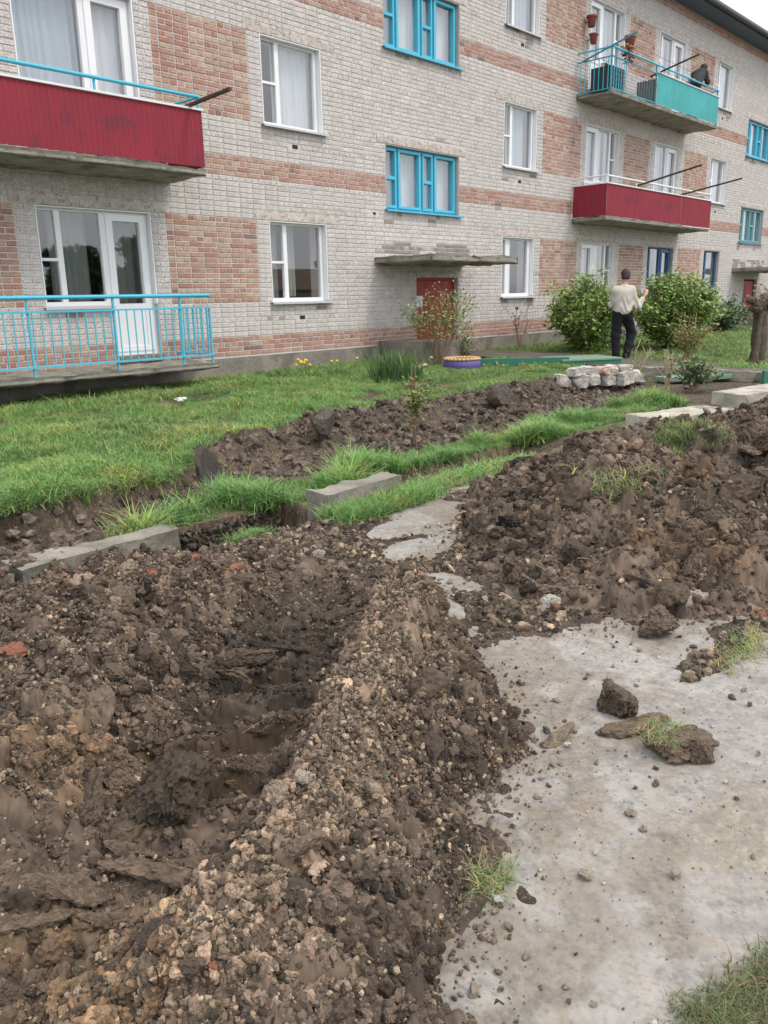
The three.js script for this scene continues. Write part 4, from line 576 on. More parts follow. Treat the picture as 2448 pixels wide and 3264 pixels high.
{ // broken white stones heaped into a low wall
  seed(41); const t = thing('stone_pile', 'low wall of broken whitish stones at the trench end, before the man', 'stone pile', [11.66, 0.06, -6.22], -0.48);
  const blocks = [0, 1, 2, 3, 4].map((k) => { const g = new THREE.IcosahedronGeometry(1.5, 9), p = g.attributes.position; for (let i = 0; i < p.count; i++) p.setXYZ(i, clamp(p.getX(i), -0.85, 0.85), clamp(p.getY(i), -0.85, 0.85), clamp(p.getZ(i), -0.85, 0.85)); return speckle(rough(rough(cut(g, 6, 0.8, 1.1, 930 + k), 0.16, 1.7, 33 + k), 0.06, 7, 12 + k, 0.5), 3, 90 + k); });
  const row = (n, y, w, h) => { for (let k = 0; k < n; k++) { const x = mix(-w / 2, w / 2, (k + rr(0.35, 0.65)) / n), m = part('stone', blocks[(rnd() * 5) | 0], rnd() < 0.22 ? M.ochreStone : M.whiteStone, t); m.position.set(x, y, rr(-0.05, 0.05)); m.scale.set((w / n) * rr(0.5, 0.62), h * rr(0.52, 0.62), rr(0.1, 0.16)); m.rotation.set(rr(-0.12, 0.12), rr(-0.4, 0.4), rr(-0.16, 0.16)); } };
  M.whiteStone = std([0.62, 0.585, 0.545], 0.9, { vertexColors: true }); M.ochreStone = std([0.7, 0.52, 0.42], 0.9, { vertexColors: true }); row(6, 0.06, 1.6, 0.2); row(5, 0.2, 1.15, 0.13); 
}
// green painted boards round the flower bed
{
  const plank = (label, a, b, y0, y1, th, m) => { const t = thing('green_board', label, 'board', [a[0], 0, a[1]], Math.atan2(-(b[1] - a[1]), b[0] - a[0])), L = Math.hypot(b[0] - a[0], b[1] - a[1]); part('board', rbox(0, L, y0, y1, -th / 2, th / 2, 0.008), m, t); for (const x of [0.1, L - 0.1]) part('stake', rbox(x - 0.025, x + 0.025, -0.1, y1 - 0.01, -th / 2 - 0.052, -th / 2 - 0.003, 0.005), m, t); return t; };
  plank('long dark green edging board right of the purple planter', [12.05, -9.1], [13.35, -7.75], 0.1, 0.3, 0.05, M.greenPaint);
  const p = thing('green_platform', 'low green painted wooden platform behind the broken white stones', 'wooden platform', [13.95, 0.02, -7.85], -0.54); for (let k = 0; k < 6; k++) part('plank', rbox(-0.62, 0.62, 0.2, 0.235, -0.45 + k * 0.152, -0.305 + k * 0.152, 0.006), M.greenFaded, p); part('skirt', [rbox(-0.6, 0.6, 0.02, 0.197, 0.4, 0.44, 0.006), rbox(-0.6, -0.56, 0.02, 0.197, -0.4, 0.398, 0.006), rbox(0.56, 0.6, 0.02, 0.197, -0.4, 0.398, 0.006)], M.greenPaint, p);
  plank('faded green board lying between dry twigs right of the stones', [12.45, -5.6], [13.5, -4.95], 0.05, 0.12, 0.3, M.greenFaded);
  plank('short green board at the right edge near the pale block', [12.3, -4.0], [13.2, -3.6], 0.1, 0.3, 0.05, M.greenPaint);
  const k = thing('path_curb', 'long whitish curb along the entrance walk at the right', 'curb', [13.5, 0, -4.9], 0); part('concrete', worn(0.14, 0.16, 3.6, 0.05, 13, 0.06), M.slab, k).position.set(0, 0.09, 0);
}
{ // painted tyres used as flower beds
  const tyre = (label, x, z, r, h, m, rim, y = 0.12) => { const t = thing('tyre_planter', label, 'planter', [x, y, z]); part('tyre', new THREE.LatheGeometry([[r * 0.62, h], [r * 0.8, h * 1.02], [r * 0.95, h * 0.85], [r, h * 0.5], [r * 0.95, h * 0.12], [r * 0.85, 0]].map((q) => new THREE.Vector2(...q)), 40), m, t); const rg = []; for (let k = 0; k < 26; k++) { const a = (k / 26) * 6.283; rg.push(new THREE.SphereGeometry(0.045, 8, 6).scale(1.2, 0.7, 1).rotateY(-a).translate(Math.cos(a) * r * 0.85, h * 1.02, Math.sin(a) * r * 0.85)); } if (rim) part('scalloped_rim', rg, rim, t); part('soil', new THREE.CircleGeometry(r * 0.7, 24).rotateX(-Math.PI / 2).translate(0, h * 0.8, 0), M.clodPlain, t); return t; };
  M.clodPlain = std([0.06, 0.045, 0.033], 0.95, { map: soilMap });
  tyre('purple tyre planter with orange yellow scalloped rim by the entrance', 11.85, -9.05, 0.34, 0.2, M.purple, M.tyreYellow);
  tyre('dark tyre planter with yellow rim left of the purple one', 11.25, -9.75, 0.3, 0.14, M.dark, M.tyreYellow, 0.08);
}
// ================================================================ LOOSE CLODS AND LITTER ON THE CONCRETE
function clodThing(name, label, cat, x, y, z, s, turn, k, mi, group) { const fl = s[1] < 0.3 * s[0], t = thing(name, label, cat, [x, y, z], turn, group), m = part('earth', fl ? flatGeos[k % 4] : bigLumps[k], M.clod[mi], t); m.scale.set(s[0], fl ? s[0] * 0.7 : s[1], fl ? s[2] * 2 : s[2]); m.position.y = s[1] * 0.55; return t; }
clodThing('soil_clod', 'large dark pyramid shaped clod of earth lying on the concrete', 'clod', 2.45, 0, -1.175, [0.09, 0.062, 0.06], 0.6, 0, 0);
clodThing('soil_clod', 'flat slab of dried earth between the dark clod and the grassy clod', 'clod', 2.36, 0, -1.07, [0.13, 0.022, 0.05], -0.6, 1, 4);
const gc = clodThing('soil_clod', 'long clod of earth with a tuft of yellow grass on the concrete', 'clod', 2.31, 0, -0.915, [0.12, 0.05, 0.07], -0.75, 2, 4);
clodThing('soil_clod', 'small upright brown clod at the right tip of the grassy clod', 'clod', 2.32, 0, -0.825, [0.042, 0.055, 0.042], 0.2, 3, 4);
clodThing('soil_clod', 'thin flat crust of earth right of the heap tip, on the concrete', 'clod', 2.15, 0, -1.23, [0.09, 0.014, 0.03], 0.15, 4, 1);
clodThing('soil_clod', 'round brown clod at the foot of the farther heap', 'clod', 3.16, 0, -1.37, [0.085, 0.07, 0.08], 0, 1, 4);
clodThing('soil_clod', 'big dark rounded clod left of the trough in the nearest heap', 'clod', 0.98, 0.09, -1.72, [0.115, 0.11, 0.09], 0.4, 2, 2);
clodThing('soil_clod', 'flat dark cut face clod in the lower part of the nearest heap', 'clod', 1.0, 0.08, -1.22, [0.08, 0.05, 0.05], 0.4, 3, 2);
{ // slab of sod stood on end beside the trench
  const t = thing('sod_slab', 'dark smooth slab of cut earth standing upright beside the trench', 'clod', [3.62, -0.12, -5.26], 0.7); const m = part('earth', withUV(shape(new THREE.IcosahedronGeometry(1.2, 16), 8, 0.6, 0.95, 17, 0.19, 0.2, 0.085), 0.5), M.darkEarth = std([0.1, 0.082, 0.072], 0.85, { map: soilMap }), t); m.position.y = 0.22; m.rotation.x = -0.25; m.rotation.z = 0.1;
  const u = thing('sod_slab', 'grey smooth faced clod on the bank left of the young sapling', 'clod', [5.75, 0.02, -6.2], 0.6); const n = part('earth', withUV(shape(new THREE.IcosahedronGeometry(1.2, 16), 8, 0.55, 0.95, 28, 0.15, 0.15, 0.11), 0.5), M.greyEarth = std([0.2, 0.165, 0.14], 0.85, { map: soilMap }), u); n.position.y = 0.17; n.rotation.z = 0.6; n.rotation.x = -0.3;
  const v = thing('sod_slab', 'smooth dark clod in the middle of the far bank of the trench', 'clod', [9.0, -0.03, -6.25], 0.5); const o = part('earth', withUV(shape(new THREE.IcosahedronGeometry(1.2, 16), 8, 0.55, 0.95, 39, 0.22, 0.15, 0.14), 0.5), M.greyEarth, v); o.position.y = 0.16; o.rotation.x = -0.3;
}
seed(51);
const bit = (name, label, cat, p, s, m, k = 0, turn = 0) => { const t = thing(name, label, cat, p, turn), q = part(name === 'plastic_scrap' ? 'film' : 'lump', lumpGeos[k], m, t); q.scale.set(...s); return t; };
M.brickBit = std([0.26, 0.105, 0.065], 0.9, { vertexColors: true }); M.stoneBit = std([0.32, 0.28, 0.225], 0.9, { vertexColors: true }); M.whiteBit = std([0.4, 0.375, 0.33], 0.8, { vertexColors: true }); M.ochreBit = std([0.5, 0.3, 0.15], 0.9, { vertexColors: true });
bit('brick_fragment', 'bright red brick fragment at the left edge of the photo', 'brick', [0.95, mudH(0.95, -2.55) + 0.02, -2.55], [0.05, 0.03, 0.06], M.brickBit, 1, 0.5);
bit('brick_fragment', 'dark red triangular brick fragment sticking up from the heap', 'brick', [1.73, mudH(1.73, -2.98) + 0.02, -2.98], [0.045, 0.06, 0.025], M.brickBit, 2, 0.7);
bit('brick_fragment', 'pinkish brick piece near the end of the left curb', 'brick', [2.3, mudH(2.3, -3.45) + 0.01, -3.45], [0.07, 0.02, 0.03], M.brickBit, 3, -0.5);
bit('brick_fragment', 'flat reddish brick sliver below the left curb', 'brick', [2.12, mudH(2.12, -2.92) + 0.01, -2.92], [0.075, 0.02, 0.03], M.brickBit, 4, 0.3);
bit('concrete_fragment', 'yellowish broken concrete chunk at the foot of the farther heap', 'stone', [3.5, 0.07, -1.36], [0.1, 0.04, 0.05], M.stoneBit, 5, -0.4);
bit('concrete_fragment', 'white stone half under a strip of earth at the heap foot', 'stone', [3.14, 0.02, -1.87], [0.05, 0.035, 0.04], M.whiteBit, 6);
bit('pebble', 'pale tan pebble alone on the lower part of the concrete', 'pebble', [1.607, 0.012, -0.83], [0.02, 0.014, 0.018], M.stoneBit, 1);
bit('pebble', 'white pebble at the grassy edge of the nearest heap', 'pebble', [1.385, 0.012, -0.945], [0.015, 0.012, 0.014], M.whiteBit, 2);
bit('stone', 'round whitish stone half sunk in the gravelly ridge', 'stone', [1.12, mudH(1.12, -1.32) + 0.01, -1.32], [0.024, 0.018, 0.022], M.stoneBit, 3);
bit('plastic_scrap', 'small orange red scrap at the right edge of the nearest heap', 'scrap', [2.08, mudH(2.08, -1.58) + 0.03, -1.58], [0.011, 0.006, 0.009], M.orange, 4);
bit('litter', 'white scrap of litter on the lawn below the blue balcony', 'litter', [5.95, 0.2, -9.1], [0.13, 0.03, 0.05], M.white, 5, 0.4);
bit('litter', 'small shiny pale scrap among the crumbs below the open slot', 'litter', [2.88, 0.06, -3.18], [0.035, 0.02, 0.03], M.stoneBit, 6);
{ const s = thing('wooden_stake', 'weathered wooden stake lying across the trench', 'stake', [3.98, -0.02, -5.1]); part('wood', bar([0, 0, 0], [-0.2, -0.08, 0.42], 0.05, 0.035), M.wood, s); }
{ // small stones and grit on the concrete
  seed(52); const L = []; for (let k = 0; k < 2600; k++) { const x = rr(1.0, 5), z = rr(-3.2, 0.1); if (mudH(x, z) > 0) continue; const s = mix(0.0022, 0.016, Math.pow(rnd(), 7)), c = rnd(); L.push({ p: [x, s * 0.3 + 0.004, z], r: [rr(0, 6), rr(0, 6), rr(0, 6)], s: [s * rr(0.8, 1.4), s * 0.7, s], c: c < 0.3 ? [0.1, 0.085, 0.075] : c < 0.8 ? [0.22, 0.185, 0.145] : [0.42, 0.39, 0.34] }); }
  const g = tag(scatter('grit', smallGeos[1], M.crumb, L), 'loose grit and pebbles strewn over the concrete', 'grit', null, 'stuff');
}
{ seed(54); const L = []; for (let k = 0; k < 60000 && L.length < 7000; k++) { const x = rr(0.9, 5), z = rr(-3.2, 0.1), d = -Math.max(polySD(x, z, P1), polySD(x, z, P2)); if (d < 0 || rnd() > Math.exp(-d / 0.085) + 0.004 || mudH(x, z) > 0) continue; const s = mix(0.0018, 0.0105, Math.pow(rnd(), 5)), v = rr(0.04, 0.15); L.push({ p: [x, s * 0.3 + 0.003, z], r: [rr(0, 6), rr(0, 6), rr(0, 6)], s: [s * rr(0.8, 1.5), s * 0.6, s], c: [v * 1.35, v * 1.05, v * 0.8] }); } tag(scatter('spilled_soil', smallGeos[2], M.crumb, L), 'crumbs of earth spilled from the heaps over the edge of the concrete', 'crumbs', null, 'stuff'); }
{ // clods on the banks of the trench
  seed(53); const L = []; for (let k = 0; k < 30000 && L.length < 6500; k++) { const x = rr(1.2, 12.6), z = rr(-7.1, -4.7), e = Math.max(trenchT(x, z), sm(0.15, 0.5, bankT(x, z))); if (rnd() > e) continue; const s = mix(0.008, 0.06, Math.pow(rnd(), 4)), v = rr(0.03, 0.15), ya = groundH(x, z), yb = groundH(x, z - 0.05); L.push({ p: [x, Math.abs(yb - ya) > 0.05 ? mix(ya, yb, rnd()) : ya + s * 0.2, Math.abs(yb - ya) > 0.05 ? z - 0.025 : z], r: [rr(0, 6), rr(0, 6), rr(0, 6)], s: [s, s * 0.75, s], c: [v * 1.3, v, v * 0.8] }); }
  for (let k = 0; k < 900; k++) { const s = mix(0.008, 0.035, rnd() * rnd()), v = rr(0.025, 0.09); L.push({ p: [rr(2.6, 3.62), rr(-0.34, -0.03), -4.405 + rr(-0.012, 0.008)], r: [rr(0, 6), rr(0, 6), rr(0, 6)], s: [s, s * 0.8, s * 0.6], c: [v * 1.3, v, v * 0.8] }); }
  tag(scatter('trench_clods', smallGeos[2], M.crumb, L), 'loose dark clods along the trench and its banks', 'clods', null, 'stuff');
}
// ================================================================ GRASS
function tuftGeo(n, spread, lean, s, wd = 0.0035) { // n curved blades, about 1 high
  seed(s); const P = [], idx = [], C = [];
  for (let k = 0; k < n; k++) { const a = rr(0, 6.283), r = spread * Math.sqrt(rnd()), x = Math.cos(a) * r, z = Math.sin(a) * r, d = rr(0, 6.283), L = rr(0.45, 1), bend = lean * rr(0.3, 1.2), w = wd * rr(0.7, 1.4) * 10, dx = Math.cos(d), dz = Math.sin(d), b = P.length / 3, tone = rr(0.7, 1.3), dry = rnd() < 0.14 ? 1 : 0;
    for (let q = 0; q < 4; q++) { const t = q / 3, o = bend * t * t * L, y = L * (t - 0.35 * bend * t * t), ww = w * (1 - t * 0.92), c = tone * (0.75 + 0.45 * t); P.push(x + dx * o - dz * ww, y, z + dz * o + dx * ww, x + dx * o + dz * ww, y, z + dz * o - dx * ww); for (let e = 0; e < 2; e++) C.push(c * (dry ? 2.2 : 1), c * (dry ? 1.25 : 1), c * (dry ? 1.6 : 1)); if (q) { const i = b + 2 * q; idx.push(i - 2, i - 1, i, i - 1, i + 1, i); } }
  }
  const g = new THREE.BufferGeometry(); g.setAttribute('position', new THREE.Float32BufferAttribute(P, 3)); g.setAttribute('color', new THREE.Float32BufferAttribute(C, 3)); g.setIndex(idx); g.computeVertexNormals(); return g;
}
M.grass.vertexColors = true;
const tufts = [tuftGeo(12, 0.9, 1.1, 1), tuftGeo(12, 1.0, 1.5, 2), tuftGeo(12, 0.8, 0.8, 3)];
const longTufts = [tuftGeo(14, 0.3, 0.7, 4, 0.0024), tuftGeo(13, 0.36, 1.15, 5, 0.0024)];
let dryMix = 0, dim = 1; const grassTone = (x, z) => { const n = fbm(x * 1.3, z * 1.3, 3, 7), v = dim * rr(0.8, 1.2) * (0.8 + 0.5 * n), y = sm(0.5, 0.75, fbm(x * 2.7, z * 2.7, 3, 17)); const k = dryMix * rnd(); return [mix((0.145 + 0.07 * y) * v, 0.24 * v, k), mix((0.305 + 0.02 * y) * v, 0.19 * v, k), mix((0.065 + 0.01 * y) * v, 0.1 * v, k)]; };
function sow(name, label, n, x0, x1, z0, z1, keep, size, geos) {
  const L = geos.map(() => []); let got = 0, t = 0;
  while (got < n && t++ < n * 8) { const x = rr(x0, x1), z = rr(z0, z1), k = keep(x, z); if (rnd() > k) continue; const s = size(x, z) * rr(0.6, 1.2); L[(rnd() * geos.length) | 0].push({ p: [x, groundHs(x, z) - 0.006, z], r: [rr(-0.3, 0.3), rr(0, 6.28), rr(-0.3, 0.3)], s: [s * rr(0.8, 1.3), s, s * rr(0.8, 1.3)], c: grassTone(x, z) }); got++; }
  const o = new THREE.Group(); o.name = numbered(name); scene.add(o); tag(o, label, 'grass', null, 'stuff'); L.forEach((l, i) => l.length && (scatter('blades', geos[i], M.grass, l, o).userData.kind = 'stuff')); return o;
}
let groundHs = groundH;
seed(61);
const onPath = (x, z) => x > 13.4 && x < 15.4 && z > FZ && z < -3.4;
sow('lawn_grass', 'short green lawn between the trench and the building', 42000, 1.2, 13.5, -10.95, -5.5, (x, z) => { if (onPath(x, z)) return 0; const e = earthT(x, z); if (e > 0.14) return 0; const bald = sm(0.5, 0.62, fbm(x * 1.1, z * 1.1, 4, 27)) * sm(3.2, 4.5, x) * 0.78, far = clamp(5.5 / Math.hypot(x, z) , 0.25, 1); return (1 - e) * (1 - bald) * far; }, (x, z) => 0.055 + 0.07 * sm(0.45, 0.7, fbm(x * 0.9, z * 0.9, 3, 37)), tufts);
sow('rough_grass', 'taller ragged tufts of grass scattered over the lawn and its torn edges', 3000, 1.3, 13, -10.9, -5.0, (x, z) => { const e = earthT(x, z); if (e > 0.45) return 0; return 0.4 * sm(0.5, 0.6, fbm(x * 1.6, z * 1.6, 3, 47)) + (e > 0.02 ? 0.9 : 0) + 0.6 * sm(0.1, 0.3, bankT(x, z)) * sm(0.45, 0.55, fbm(x * 2, z * 2, 3, 57)); }, () => 0.13, longTufts);
sow('verge_grass', 'long grass on the strip between the open slot and the trench', 4200, 2.4, 10.6, -5.0, -4.3, (x, z) => { const e = Math.max(trenchT(x, z), slotT(x, z)); if (e > 0.1) return 0; const gap = sm(2.95, 3.1, x) * (1 - sm(3.3, 3.45, x)) * 0.97; return (1 - gap) * sm(0.3, 0.5, fbm(x * 1.7, z * 2.6, 3, 5)) * (x < 2.95 ? 0.7 : 1) * (x > 8.5 ? 0.75 : 1); }, (x, z) => 0.07 + 0.2 * sm(0.3, 0.75, fbm(x * 2.3, z * 2.3, 2, 67)), longTufts);
groundHs = () => 0.0; 
sow('curb_grass', 'bright long grass growing in front of the short curb block', 520, 3.5, 4.75, -3.84, -3.6, (x, z) => 1 - Math.abs(x - 3.95) / 0.85 - 2.2 * Math.max(0, z + 3.75), () => 0.15, longTufts);
sow('turf_strip', 'flattened turf lying right of the short curb block', 420, 4.55, 6.1, -4.05, -3.72, (x, z) => sm(0.25, 0.45, fbm(x * 3, z * 6, 3, 3)) * (1 - Math.abs(z + 3.9) * 2), () => 0.1, tufts);
sow('slot_grass', 'small grass tuft at the near edge of the open slot', 70, 2.75, 3.15, -3.93, -3.84, (x, z) => 1 - Math.abs(x - 2.95) / 0.2, () => 0.09, longTufts);
sow('curb_tuft', 'green tuft in front of the left curb at the photo edge', 60, 1.6, 1.95, -3.98, -3.85, (x) => 1 - Math.abs(x - 1.76) / 0.2, () => 0.13, longTufts);
dryMix = 0.9; dim = 0.62;
sow('corner_grass', 'dark green grass in the bottom right corner beside the concrete', 5200, 1.3, 2.2, -0.56, -0.05, (x, z) => sm(0.0, 0.12, z - (-0.55 + 0.3 * (x - 1.43) + 0.07 * fbm(x * 9, z * 9, 2, 3))) * sm(1.33, 1.44, x + 0.05 * fbm(x * 11, z * 11, 2, 5)), () => 0.042, tufts);
dryMix = 0.85; dim = 1;
groundHs = (x, z) => Math.max(0, mudH(x, z));
sow('heap_turf', 'green sod with grass on the back of the farther heap', 260, 5.2, 6.3, -2.7, -1.95, (x, z) => 1 - Math.hypot((x - 5.8) / 0.42, (z + 2.32) / 0.26), () => 0.12, longTufts);
sow('heap_turf', 'pale grass clinging to the middle slope of the farther heap', 90, 4.0, 4.8, -2.6, -1.9, (x, z) => (1 - Math.hypot((x - 4.4) / 0.34, (z + 2.2) / 0.26)) * 0.8, () => 0.09, tufts);
sow('heap_tuft', 'yellow green grass tuft on the clod at the lower heap edge', 34, 1.3, 1.56, -1.12, -0.94, (x, z) => 1 - Math.hypot((x - 1.43) / 0.085, (z + 1.02) / 0.06), () => 0.055, tufts);
sow('edge_grass', 'thin yellowish grass on the earth streak at the right edge', 120, 2.95, 3.6, -1.2, -0.85, (x, z) => 1 - Math.hypot((x - 3.2) / 0.35, (z + 1.02) / 0.09), () => 0.05, tufts);
groundHs = () => 0.07;
sow('clod_tuft', 'grass tuft growing on the long clod on the concrete', 46, 2.2, 2.36, -0.99, -0.87, () => 1, () => 0.035, tufts);
dryMix = 0;
groundHs = groundH;
sow('far_grass', 'green grass beyond the entrance walk under the shrubs', 9000, 13.4, 36, -11.0, -3.4, (x, z) => (onPath(x, z) ? 0 : clamp(14 / x, 0.3, 1)), (x) => 0.14, tufts);
sow('wall_grass', 'rank grass along the foot of the building', 1800, 7.6, 24, -11.05, -10.4, (x, z) => (onPath(x, z) ? 0 : 1 - (z + 11.05) * 1.1), () => 0.17, longTufts);
{ // straw and rootlets on the heaps
  seed(62); const straw = new THREE.TubeGeometry(new THREE.CatmullRomCurve3([V3(-0.5, 0, 0), V3(-0.2, 0.1, 0.05), V3(0.2, 0.06, -0.06), V3(0.5, 0.16, 0.02)]), 8, 0.012, 3), L = []; const N = straw.attributes.position.count; setCol(straw, [1, 1, 1]);
  for (let k = 0; k < 5000 && L.length < 620; k++) { const f = rnd() < 0.62, x = f ? rr(0.4, 2.8) : rr(3, 6.5), z = f ? rr(-3.6, -0.8) : rr(-3.2, -0.9), y = mudH(x, z); if (y < 0.02) continue; const s = rr(0.03, 0.11) * (f ? 0.8 : 1.6); L.push({ p: [x, y + 0.006, z], r: [rr(-0.5, 0.5), rr(0, 6.3), rr(-0.5, 0.5)], s: [s, s, s], c: rnd() < 0.2 ? [0.12, 0.17, 0.05] : [0.34, 0.25, 0.15] }); }
  tag(scatter('straw', straw, M.grass, L), 'dry straw and rootlets scattered over both soil heaps', 'straw', null, 'stuff');
}
// ================================================================ SHRUBS, SAPLINGS, TREES
const leafGeo = (() => { const g = new THREE.BufferGeometry(); const P = [0, 0, 0, -0.28, 0.02, 0.35, 0, -0.05, 0.4, 0.28, 0.02, 0.35, -0.2, 0.0, 0.75, 0, -0.06, 0.8, 0.2, 0.0, 0.75, 0, -0.08, 1]; g.setAttribute('position', new THREE.Float32BufferAttribute(P, 3)); g.setIndex([0, 1, 2, 0, 2, 3, 1, 4, 2, 2, 4, 5, 2, 5, 6, 2, 6, 3, 4, 7, 5, 5, 7, 6]); g.computeVertexNormals(); return g; })();
function foliage(parent, pts, size, tone, name = 'foliage') { const L = pts.map((p) => { const s = size * rr(0.6, 1.3), c = tone(p); return { p, r: [rr(-1.2, 1.2), rr(0, 6.28), rr(-0.8, 0.8)], s: [s, s, s], c }; }); const m = scatter(name, leafGeo, M.leaf, L, parent); m.userData.kind = 'stuff'; return m; }
function bush(name, label, pos, rx, ry, rz, nStem, nLeaf, size, tone, o = {}) {
  const t = thing(name, label, o.cat ?? 'shrub', pos, 0), tips = [], stems = [];
  for (let k = 0; k < nStem; k++) { const a = rr(0, 6.283), e = Math.pow(rnd(), 0.5), hx = Math.cos(a) * rx * e, hz2 = Math.sin(a) * rz * e, hy = ry * rr(0.62, 1.03) * (1 - 0.35 * e * e), mid = [hx * 0.4 + rr(-0.05, 0.05), hy * 0.5, hz2 * 0.4 + rr(-0.05, 0.05)], base = [rr(-0.14, 0.14) * rx, -0.05, rr(-0.14, 0.14) * rx], r = o.r ?? 0.014; const pts = [base, mid, [hx, hy, hz2]]; stems.push(tube(pts, r, 8, 5)); const curve = new THREE.CatmullRomCurve3(pts.map((p) => V3(...p)));
    for (let q = 0; q < (o.sub ?? 5); q++) { const u = rr(o.from ?? 0.3, 1), p = curve.getPoint(u), len = (o.len ?? 0.4) * rr(0.5, 1.2), e2 = [p.x + rr(-1, 1) * len, p.y + rr(-0.15, 0.8) * len, p.z + rr(-1, 1) * len]; stems.push(rod([p.x, p.y, p.z], e2, r * 0.5, r * 0.25, 4)); tips.push([[p.x, p.y, p.z], e2]); } tips.push([mid, [hx, hy, hz2]]); }
  part('stem', stems, o.mat ?? M.twig, t); const pts = []; for (let k = 0; k < nLeaf; k++) { const [a, b] = tips[(rnd() * tips.length) | 0], u = rnd(), j = o.jit ?? 0.13; pts.push([mix(a[0], b[0], u) + rr(-j, j), Math.max(0.03, mix(a[1], b[1], u) + rr(-j, j)), mix(a[2], b[2], u) + rr(-j, j)]); } foliage(t, pts, size, tone); return t;
}
const green = (r, g, b) => () => { const v = rr(0.55, 1.35); return [r * v * rr(0.85, 1.2), g * v, b * v * rr(0.7, 1.2)]; };
seed(71);
bush('shrub', 'dense dark green shrub left of the standing man', [16.1, 0.1, -8.95], 0.98, 1.72, 0.85, 60, 14000, 0.095, green(0.25, 0.38, 0.085), { sub: 7, from: 0.15 });
bush('shrub', 'wide dark green shrub right of the standing man', [18.3, 0.1, -8.0], 1.45, 1.75, 1.0, 85, 20000, 0.095, green(0.25, 0.385, 0.085), { sub: 7, from: 0.2 });
bush('shrub', 'low green shrub filling the gap behind the man', [17.6, 0.1, -9.4], 0.9, 1.4, 0.6, 40, 7000, 0.085, green(0.14, 0.25, 0.06), { sub: 6, from: 0.2 });
bush('shrub', 'small yellow leaved shrub in front of the wide green one', [15.75, 0.1, -6.55], 0.62, 1.05, 0.5, 14, 620, 0.07, green(0.25, 0.27, 0.04), { sub: 4, from: 0.35, jit: 0.06, r: 0.009 });
bush('shrub', 'thin leggy shrub with reddish stems before the red entrance door', [12.1, 0.1, -9.75], 1.0, 1.8, 0.6, 24, 1500, 0.055, green(0.26, 0.36, 0.13), { sub: 5, from: 0.55, jit: 0.13, r: 0.0055, mat: M.redTwig, len: 0.34 });
bush('shrub', 'low leafy shrub right of the thin one by the door', [13.25, 0.1, -10.1], 0.42, 0.6, 0.35, 14, 600, 0.06, green(0.1, 0.16, 0.05), { sub: 4, from: 0.3, jit: 0.07, r: 0.007 });
bush('sapling', 'young upright sapling with yellow green leaves on the bank of the trench', [6.2, 0.02, -5.32], 0.12, 0.85, 0.12, 7, 300, 0.05, green(0.2, 0.24, 0.06), { sub: 3, from: 0.35, jit: 0.05, r: 0.006, len: 0.14, mat: M.redTwig, cat: 'sapling' });
bush('weed', 'leafy green weed clump before the green board at right', [11.7, 0.05, -4.75], 0.5, 0.42, 0.35, 22, 700, 0.075, green(0.11, 0.17, 0.05), { sub: 3, from: 0.3, jit: 0.06, r: 0.005, len: 0.2, cat: 'weed' });
bush('shrub', 'green bush against the wall beyond the pruned trunk', [26.5, 0.1, -10.0], 1.6, 1.0, 0.8, 30, 4000, 0.11, green(0.08, 0.17, 0.05), { sub: 5 });
bush('sapling', 'nearly bare brown twigs against the wall right of the door', [15.9, 0.1, -10.5], 0.5, 1.35, 0.3, 9, 90, 0.05, green(0.14, 0.12, 0.06), { sub: 3, from: 0.4, r: 0.007, cat: 'sapling' });
bush('dry_shrub', 'dry pale forked twigs rising between stones and green board', [11.95, 0.02, -5.25], 0.24, 0.7, 0.2, 7, 40, 0.04, green(0.3, 0.26, 0.1), { sub: 3, from: 0.4, r: 0.009, mat: M.dryTwig, len: 0.22, cat: 'dry shrub' });
bush('dry_shrub', 'dry pale twigs in front of the standing man', [13.2, 0.05, -6.35], 0.3, 0.62, 0.25, 7, 30, 0.04, green(0.3, 0.26, 0.1), { sub: 3, from: 0.35, r: 0.008, mat: M.dryTwig, len: 0.22, cat: 'dry shrub' });
{ // sword leaved clump
  const o = thing('iris_clump', 'tall clump of dark green sword leaves on the lawn before the entrance', 'plant', [9.62, 0.12, -8.6]); const L = [], swordTuft = tuftGeo(9, 0.3, 0.45, 9, 0.003); seed(72); for (let k = 0; k < 90; k++) { const a = rr(0, 6.28), r = 0.36 * Math.sqrt(rnd()), s = rr(0.4, 0.68); L.push({ p: [Math.cos(a) * r, 0, Math.sin(a) * r], r: [rr(-0.3, 0.3), rr(0, 6.28), rr(-0.3, 0.3)], s: [s * 0.7, s, s * 0.7], c: [0.075, 0.18, 0.045].map((q) => q * rr(0.7, 1.3)) }); } scatter('leaves', swordTuft, M.grass, L, o).userData.kind = 'stuff';
}
const flower = (label, x, z, n, h, r) => { const t = thing('yellow_flowers', label, 'flowers', [x, groundH(x, z), z]); for (let k = 0; k < n; k++) { const a = rr(0, 6.28), q = r * Math.sqrt(rnd()), p = [Math.cos(a) * q, h * rr(0.75, 1.1), Math.sin(a) * q]; const b = part('bloom', new THREE.SphereGeometry(0.028, 8, 6).scale(1, 0.8, 1), M.yellow, t); b.position.set(...p); part('stalk', rod([p[0] * 0.6, -0.02, p[2] * 0.6], p, 0.004, 0.003, 5), M.stalk ?? (M.stalk = std([0.07, 0.14, 0.04], 0.8)), t); } return t; };
seed(73);
flower('bunch of yellow tulips on the lawn below the white window', 9.2, -10.35, 9, 0.24, 0.13);
flower('two tiny yellow blooms on the lawn right of the tulips', 10.05, -10.45, 3, 0.17, 0.12);
flower('single pale bloom by the plinth near the sword leaved clump', 10.75, -10.6, 1, 0.2, 0.03);
